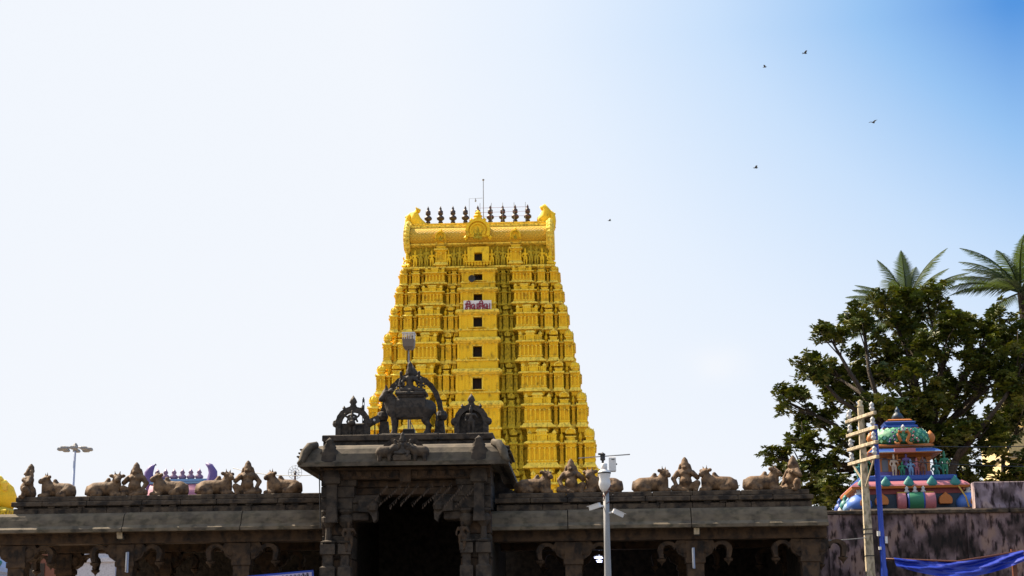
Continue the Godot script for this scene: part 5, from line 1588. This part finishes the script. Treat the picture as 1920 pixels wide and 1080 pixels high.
func frond_mesh(sd: int) -> ArrayMesh:
	var r := RandomNumberGenerator.new()
	r.seed = sd
	var st := S()
	var pts := []
	for k in 13:
		var u := k / 12.0
		pts.append(Vector3(u * 2.9 - 0.35 * u * u, 0.9 * u - 1.15 * u * u, 0))
	tube(st, pts, [0.045, 0.04, 0.035, 0.03, 0.028, 0.025, 0.022, 0.02, 0.017, 0.015, 0.012, 0.01, 0.006], 5)
	for k in 64:
		var u := 0.12 + 0.88 * k / 63.0
		var p := Vector3(u * 2.9 - 0.35 * u * u, 0.9 * u - 1.15 * u * u, 0)
		var d := Vector3(2.9 - 0.7 * u, 0.9 - 2.3 * u, 0).normalized()
		for s in [-1, 1]:
			var ln := 0.62 * sin(PI * clampf(u * 0.82 + 0.16, 0, 1)) * r.randf_range(0.85, 1.1)
			var o := (d * 0.62 + Vector3(0, -0.30 + r.randf_range(-0.12, 0.12), s * 0.8)).normalized()
			var e := p + o * ln - Vector3(0, 0.12 * ln, 0)
			var m := p + o * ln * 0.5
			var w := d * 0.017
			quad(st, p - w, m - w, m + w, p + w)
			tri(st, m - w, e, m + w)
	return done(st)

func palm(label: String, at: Vector3, h: float, sd: int, ms: Array) -> void:
	var t := thing("coconut_palm", label, "palm tree", at, 0.0, "coconut palms behind the big tree")
	var r := RandomNumberGenerator.new()
	r.seed = sd
	var st := S(true)
	tube(st, [Vector3(0.5, 0, 0), Vector3(0.35, h * 0.3, 0), Vector3(0.1, h * 0.7, 0), Vector3(0, h, 0)], [0.22, 0.17, 0.14, 0.13], 10)
	mi("trunk", done(st), t, M.bark)
	for k in 24:
		var f := mi("frond", ms[k % ms.size()], t, M.palm, Vector3(0, h, 0))
		var tilt := r.randf_range(-0.35, 0.25) + (0.95 if k % 3 == 0 else (0.45 if k % 3 == 1 else -0.15))
		f.basis = Basis(Vector3.UP, k * 2.4 + r.randf_range(-0.2, 0.2)) * Basis(Vector3(0, 0, 1), tilt) * Basis(Vector3.RIGHT, r.randf_range(-0.5, 0.5))
		f.scale = Vector3.ONE * r.randf_range(0.85, 1.1)

# ---------------------------------------------------------------- far things
func far_things() -> void:
	var m := thing("high_mast_lamp", "tall thin mast with a ring of lamps behind the left wing", "mast lamp", Vector3(-49.8, 0, -150))
	var st := S(true)
	lathe(st, [[0.2, 0], [0.11, 20.6]], 10)
	mi("mast", done(st), m, M.blueish)
	st = S()
	lathe(st, [[0.2, 20.6], [0.25, 20.7], [0.25, 21.1], [0.12, 21.3], [0.0, 21.35]], 10)
	mi("hub", done(st), m, M.steel)
	for k in 8:
		var a := TAU * k / 8 + 0.2
		st = S()
		tube(st, [Vector3(0, 20.9, 0), Vector3(sin(a) * 1.5, 20.85, cos(a) * 1.2)], [0.06], 5)
		stack(st, [[20.55, 0.22, 0.2], [20.65, 0.32, 0.28], [20.85, 0.26, 0.24], [20.92, 0.12, 0.12]], Transform3D(Basis.IDENTITY, Vector3(sin(a) * 1.35, 0, cos(a) * 1.3)))
		mi("lamp_head", done(st), m, M.steel)
	# pink shrine roof behind the left wing
	var p := thing("pink_shrine", "pink barrel-roofed shrine with a row of finials behind the left wing", "shrine", Vector3(-19.75, 0, -76))
	st = S()
	stack(st, [[0, 1.7, 1.5], [8.5, 1.7, 1.5]])
	mi("wall", done(st), p, M.pink)
	st = S(true)
	var pr := PackedVector2Array()
	for k in 13:
		var a := PI * k / 12.0
		pr.append(Vector2(cos(a) * 1.45, 8.5 + sin(a) * 1.1))
	along_x(st, pr, -1.35, 1.35)
	mi("vault", done(st), p, M.pink_scale)
	st = S()
	box(st, Vector3(0, 9.62, 0.2), Vector3(2.8, 0.12, 0.5))
	box(st, Vector3(0, 9.45, 0.75), Vector3(2.8, 0.1, 0.3))
	mi("ridge_band", done(st), p, M.c_sky)
	st = S(true)
	lathe(st, [[0.1, 0.0], [0.2, 0.12], [0.2, 0.2], [0.08, 0.3], [0.13, 0.37], [0.0, 0.6]], 10)
	var fm := done(st)
	for k in 6:
		mi("finial", fm, p, M.c_fin, Vector3(-1.25 + k * 0.42, 9.65, 0.1))
	for s in [-1, 1]:
		st = S(true)
		tube(st, [Vector3(s * 1.3, 9.0, 0.4), Vector3(s * 1.58, 9.6, 0.4), Vector3(s * 1.6, 10.0, 0.4), Vector3(s * 1.45, 10.3, 0.4), Vector3(s * 1.25, 10.42, 0.4)], [0.3, 0.28, 0.22, 0.15, 0.06], 8)
		mi("horn", done(st), p, M.c_purple)
	st = S()
	arch_ring_shift(st, 0.15, 8.95, 0.22, 0.1, 1.3, 1.55)
	mi("gable", done(st), p, M.c_sky)
	# yellow shrine dome at the far left
	var y := thing("yellow_shrine", "yellow domed shrine roof cut by the left edge of the picture", "shrine", Vector3(-31.1, 0, -80))
	st = S()
	stack(st, [[0, 1.7, 1.7], [8.2, 1.7, 1.7], [8.3, 1.9, 1.9], [8.5, 1.9, 1.9], [8.7, 1.5, 1.5]])
	mi("wall", done(st), y, M.dark_yellow)
	st = S(true)
	lathe(st, [[1.3, 8.7], [1.5, 9.0], [1.5, 9.4], [1.3, 9.9], [0.9, 10.25], [0.5, 10.4]], 20)
	mi("dome", done(st), y, M.gold)
	st = S(true)
	lathe(st, [[0.0, 0.0], [0.2, 0.1], [0.16, 0.35], [0.24, 0.45], [0.12, 0.6], [0.0, 0.65]], 8)
	var kn := done(st)
	for k in 4:
		mi("knob", kn, y, M.pale, Vector3(0.3 + k * 0.28, 10.2 - k * 0.22, 0.7))
	# things seen through the left wing
	var b := thing("grey_building", "pale grey building seen through the left wing's pillars", "building", Vector3(-18.6, 0, -60))
	st = S()
	stack(st, [[0, 1.1, 2], [4.7, 1.1, 2], [4.75, 1.2, 2.1], [4.9, 1.2, 2.1], [4.95, 1.05, 1.9], [5.4, 1.05, 1.9]])
	mi("wall", done(st), b, M.greybuild)
	for k in 2:
		st = S()
		box(st, Vector3(-0.5 + k, 3.3, 2.02), Vector3(0.5, 1.0, 0.06))
		mi("window", done(st), b, M.window_dark)
	var b2 := thing("low_grey_building", "low grey building between the second and third left pillars", "building", Vector3(-15.9, 0, -60))
	st = S()
	stack(st, [[0, 1.2, 2], [4.3, 1.2, 2], [4.35, 1.3, 2.1], [4.5, 1.3, 2.1]])
	mi("wall", done(st), b2, M.greybuild)
	st = S()
	box(st, Vector3(0.1, 3.2, 2.02), Vector3(0.7, 1.0, 0.06))
	mi("window", done(st), b2, M.window_dark)
	var b3 := thing("brown_building", "dark brown building filling the gaps behind the grey buildings", "building", Vector3(-20.5, 0, -70))
	st = S()
	stack(st, [[0, 5.5, 2], [6.6, 5.5, 2], [6.65, 5.6, 2.1], [6.8, 5.6, 2.1]])
	mi("wall", done(st), b3, M.c_brown)
	for k in 4:
		st = S()
		box(st, Vector3(-3.6 + k * 2.4, 4.6, 2.02), Vector3(0.9, 1.3, 0.06))
		mi("window", done(st), b3, M.window_dark)
	var bs := thing("blue_shrine", "blue and pink shrine peeping past the leftmost pillar", "shrine", Vector3(-21.3, 0, -55))
	st = S()
	stack(st, [[0, 0.75, 0.75], [4.2, 0.75, 0.75], [4.25, 0.9, 0.9], [4.4, 0.9, 0.9], [4.9, 0.6, 0.6]])
	mi("wall", done(st), bs, M.blueish)
	st = S()
	for k in 3:
		box(st, Vector3(-0.5 + k * 0.5, 3.4, 0.78), Vector3(0.1, 1.5, 0.1))
	mi("pillar", done(st), bs, M.c_white)
	st = S(true)
	tube(st, [Vector3(-0.9, 5.3, 0.5), Vector3(0, 4.9, 0.9), Vector3(0.9, 4.5, 0.9)], [0.12], 8)
	mi("roof_roll", done(st), bs, M.c_teal)
	var lp := thing("street_lamp", "thin white lamp post seen through the left wing's pillars", "street lamp", Vector3(-16.0, 0, -48))
	st = S(true)
	tube(st, [Vector3(0, 0, 0), Vector3(0, 4.2, 0)], [0.05, 0.035], 8)
	mi("post", done(st), lp, M.white)
	st = S(true)
	lathe(st, [[0.05, 4.2], [0.14, 4.35], [0.12, 4.5], [0.0, 4.6]], 10)
	mi("lantern", done(st), lp, M.c_cream)
	# birds
	var bl := ["bird high at the upper right of the sky, topmost of all", "bird in the sky just below and left of the topmost bird", "bird at the right of the sky, above the palms", "bird in mid sky left of the big tree, above the small cloud", "tiny bird far right of the tower's roof"]
	var bp := [[22.09, 56.22, -140.0, 0.3, 1.0], [20.84, 62.54, -160.0, -0.4, 0.9], [24.09, 42.32, -120.0, 0.7, 0.9], [18.13, 48.01, -150.0, 0.1, 1.0], [3.76, 48.34, -170.0, 0.2, 0.8]]
	for k in 5:
		var e: Array = bp[k]
		var bd := thing("flying_bird", bl[k], "bird", Vector3(e[0], e[1], e[2]), e[3], "birds in the sky")
		var bm := sdf([B(-0.16, 0, 0, 0.04, 0.1, 0, 0, 0.06), B(0.1, 0.01, 0, 0.05, 0.19, 0.03, 0, 0.035), B(0.2, 0.03, 0, 0.02, 0.25, 0.02, 0, 0.008), B(-0.16, 0, 0, 0.035, -0.28, 0.01, 0, 0.02)], 0.018, 0.02)
		var bb := mi("body", bm, bd, M.black)
		bb.scale = Vector3.ONE * e[4]
		for s in [-1, 1]:
			st = S()
			stack2(st, s)
			var ww := mi("wing", done(st), bd, M.black)
			ww.scale = Vector3.ONE * e[4]

func stack2(st: SurfaceTool, s: float) -> void:   # a bird's bent wing with thickness
	var a := [Vector3(0.1, 0.03, s * 0.04), Vector3(0.12, 0.14, s * 0.25), Vector3(-0.02, 0.11, s * 0.55), Vector3(-0.08, 0.12, s * 0.26), Vector3(-0.1, 0.03, s * 0.04)]
	var d := Vector3(0, 0.02, 0)
	for k in [[0, 1, 3, 4]]:
		quad(st, a[k[0]] + d, a[k[1]] + d, a[k[2]] + d, a[k[3]] + d)
		quad(st, a[k[0]], a[k[3]], a[k[2]], a[k[1]])
	tri(st, a[1] + d, a[2], a[3] + d)
	tri(st, a[1], a[3], a[2])
	quad(st, a[0], a[1], a[1] + d, a[0] + d)
	quad(st, a[3], a[4], a[4] + d, a[3] + d)

# ---------------------------------------------------------------- scene
func _ready() -> void:
	var cam := Camera3D.new()
	cam.name = "camera"
	add_child(cam)
	cam.position = Vector3(0, 1.6, 0)
	cam.rotation_degrees = Vector3(12.95, 2.5, -0.6)
	cam.fov = 21.09
	cam.far = 4000
	cam.current = true
	var env := Environment.new()
	env.background_mode = Environment.BG_SKY
	var sky := Sky.new()
	var sm := PanoramaSkyMaterial.new()
	sm.panorama = ImageTexture.create_from_image(sky_image())
	sky.sky_material = sm
	env.sky = sky
	env.tonemap_mode = Environment.TONE_MAPPER_LINEAR
	env.tonemap_exposure = 2.5
	env.sdfgi_enabled = true
	env.ssao_enabled = true
	env.ssil_enabled = true
	var we := WorldEnvironment.new()
	we.name = "environment"
	we.environment = env
	add_child(we)
	var sun := DirectionalLight3D.new()
	sun.name = "sun"
	sun.light_energy = 1.6
	sun.light_color = Color(1.0, 0.93, 0.82)
	sun.light_angular_distance = 0.5
	sun.shadow_enabled = true
	add_child(sun)
	sun.look_at_from_position(Vector3.ZERO, Vector3(0.567, -0.743, 0.355))
	rng.seed = 7
	materials()
	M.sign_red = mat("crimson_lettering", lin(0.22, 0.012, 0.04), 0.5)
	M.sign_lilac = mat("lilac_sign_panel", lin(0.45, 0.40, 0.60), 0.5)
	M.sign_ink = mat("dark_ink", lin(0.02, 0.01, 0.03), 0.6)
	M.siren = mat("brown_grey_casing", lin(0.17, 0.125, 0.10), 0.6)
	M.added_asphalt = mat("added_asphalt", lin(0.07, 0.066, 0.06), 0.95, noise_tex(41, 0.03, [[0.2, g(0.75)], [0.8, g(1.0)]]), Vector3(0.5, 0.5, 0.5))  # dark surface for the unseen sheet before the pavilion
	M.plaster_pale = M.plaster.duplicate()
	M.plaster_pale.resource_name = "pale_lilac_plaster"
	M.plaster_pale.albedo_color = lin(0.33, 0.29, 0.32)
	M.stone_gate_eave = M.stone_eave.duplicate()
	M.stone_gate_eave.resource_name = "gate_eave_granite"
	M.stone_gate_eave.albedo_color = lin(0.105, 0.083, 0.06)
	M.dry = mat("dry_leaf", lin(0.06, 0.038, 0.024), 0.8)
	M.c_grey = mat("grey_enamel", lin(0.16, 0.17, 0.19), 0.6)
	M.c_scale = mat("pale_green_enamel", lin(0.12, 0.36, 0.20), 0.5)
	M.c_bluemid = mat("mid_blue_enamel", lin(0.05, 0.14, 0.46), 0.5)
	M.c_fin = mat("mauve_enamel", lin(0.20, 0.12, 0.20), 0.5)
	M.pink_scale = mat("rose_vault_paint", lin(0.50, 0.22, 0.30), 0.7, noise_tex(31, 0.1, [[0.3, Color(0.7, 0.62, 0.68)], [0.6, g(1.0)]], 2, 128), Vector3(3, 3, 3))
	var lit := mat("lit_tube", Color(0.9, 0.9, 1.0), 0.4)
	lit.emission_enabled = true
	lit.emission = Color(0.78, 0.78, 1.0)
	lit.emission_energy_multiplier = 1.1
	M.lit = lit
	var gd := S()
	quad(gd, Vector3(-1500, 0, -1500), Vector3(1500, 0, -1500), Vector3(1500, 0, 1500), Vector3(-1500, 0, 1500))
	var gr := mi("ground", done(gd), self, M.ground)
	gr.set_meta("kind", "structure")
	var rd := S()
	quad(rd, Vector3(-300, 0.004, -29), Vector3(300, 0.004, -29), Vector3(300, 0.004, 60), Vector3(-300, 0.004, 60))
	var added_road := mi("added_road", done(rd), self, M.added_asphalt)  # unseen dark sheet, added to cut bounce light on the pavilion front
	added_road.set_meta("kind", "structure")
	statue_meshes()
	gopuram()
	wing("long stone colonnade with curved eave left of the gateway", -12.6, -5.22, 4.0, [-11.75, -9.47, -7.04], [-9.45, -7.0], -11.3, -11.9, -5.3)
	wing("long stone colonnade with curved eave right of the gateway", -1.86, 4.95, 3.93, [-0.2, 2.28, 4.6], [-0.3, 2.2], -3.2, -1.8, 4.72)
	gate()
	statues()
	pavilion_fittings()
	poles()
	right_side()
	big_tree("broadleaf_tree", "large dense broadleaf tree rising behind the plaster wall at right", Vector3(10.2, 0, -46), LOBES, 5)
	var ms := [frond_mesh(1), frond_mesh(2), frond_mesh(3)]
	palm("coconut palm whose fronds just clear the big tree's top", Vector3(11.8, 0, -55), 13.0, 3, ms)
	palm("taller coconut palm at the right edge of the picture", Vector3(15.9, 0, -55), 13.7, 8, ms)
	palm("distant coconut palm glimpsed low behind the right parapet bull", Vector3(6.3, 0, -80), 7.6, 11, ms)
	far_things()

const LOBES := [[7.45,5.64,-46.80,0.65],[8.26,5.41,-47.03,0.65],[7.19,5.96,-47.64,0.53],[10.66,5.50,-45.75,0.63],[12.14,5.60,-47.98,0.74],[12.74,5.32,-46.69,0.81],[9.54,7.38,-45.66,0.79],[9.07,6.03,-47.79,0.74],[6.52,6.58,-46.56,0.48],[8.48,8.13,-46.40,0.64],[9.99,9.82,-47.89,0.74],[7.70,9.54,-47.01,0.58],[5.91,7.00,-47.30,0.46],[6.35,6.40,-47.81,0.49],[6.58,7.40,-46.69,0.56],[6.44,8.75,-47.61,0.57],[7.28,8.21,-47.95,0.58],[7.16,6.59,-46.67,0.56],[7.43,5.76,-44.71,0.62],[6.78,9.40,-45.16,0.62],[7.47,10.21,-45.29,0.62],[8.21,9.10,-47.36,0.82],[8.60,10.85,-46.16,0.72],[9.04,9.87,-47.15,0.81],[9.72,11.70,-47.54,0.69],[10.19,10.64,-47.80,0.91],[10.83,11.70,-47.39,0.69],[8.79,8.19,-44.68,0.77],[9.83,8.85,-45.05,0.93],[10.69,9.96,-45.13,0.86],[11.21,10.59,-45.16,0.56],[11.45,8.73,-47.46,1.06],[12.44,10.45,-47.02,0.81],[12.94,10.69,-45.82,0.79],[12.07,8.87,-45.42,1.02],[12.91,9.41,-44.95,0.93],[11.50,7.24,-44.86,0.93],[13.43,7.93,-47.87,0.99],[10.51,7.23,-45.90,0.79],[7.83,7.25,-45.65,0.55],[12.38,6.15,-46.28,0.88],[11.44,6.29,-47.52,0.82],[14.02,10.30,-46.40,0.96],[14.61,8.57,-47.86,1.16],[13.02,6.28,-44.65,0.92],[9.32,6.36,-44.91,0.70],[8.66,6.82,-46.12,0.64],[15.41,9.41,-47.06,1.14]]
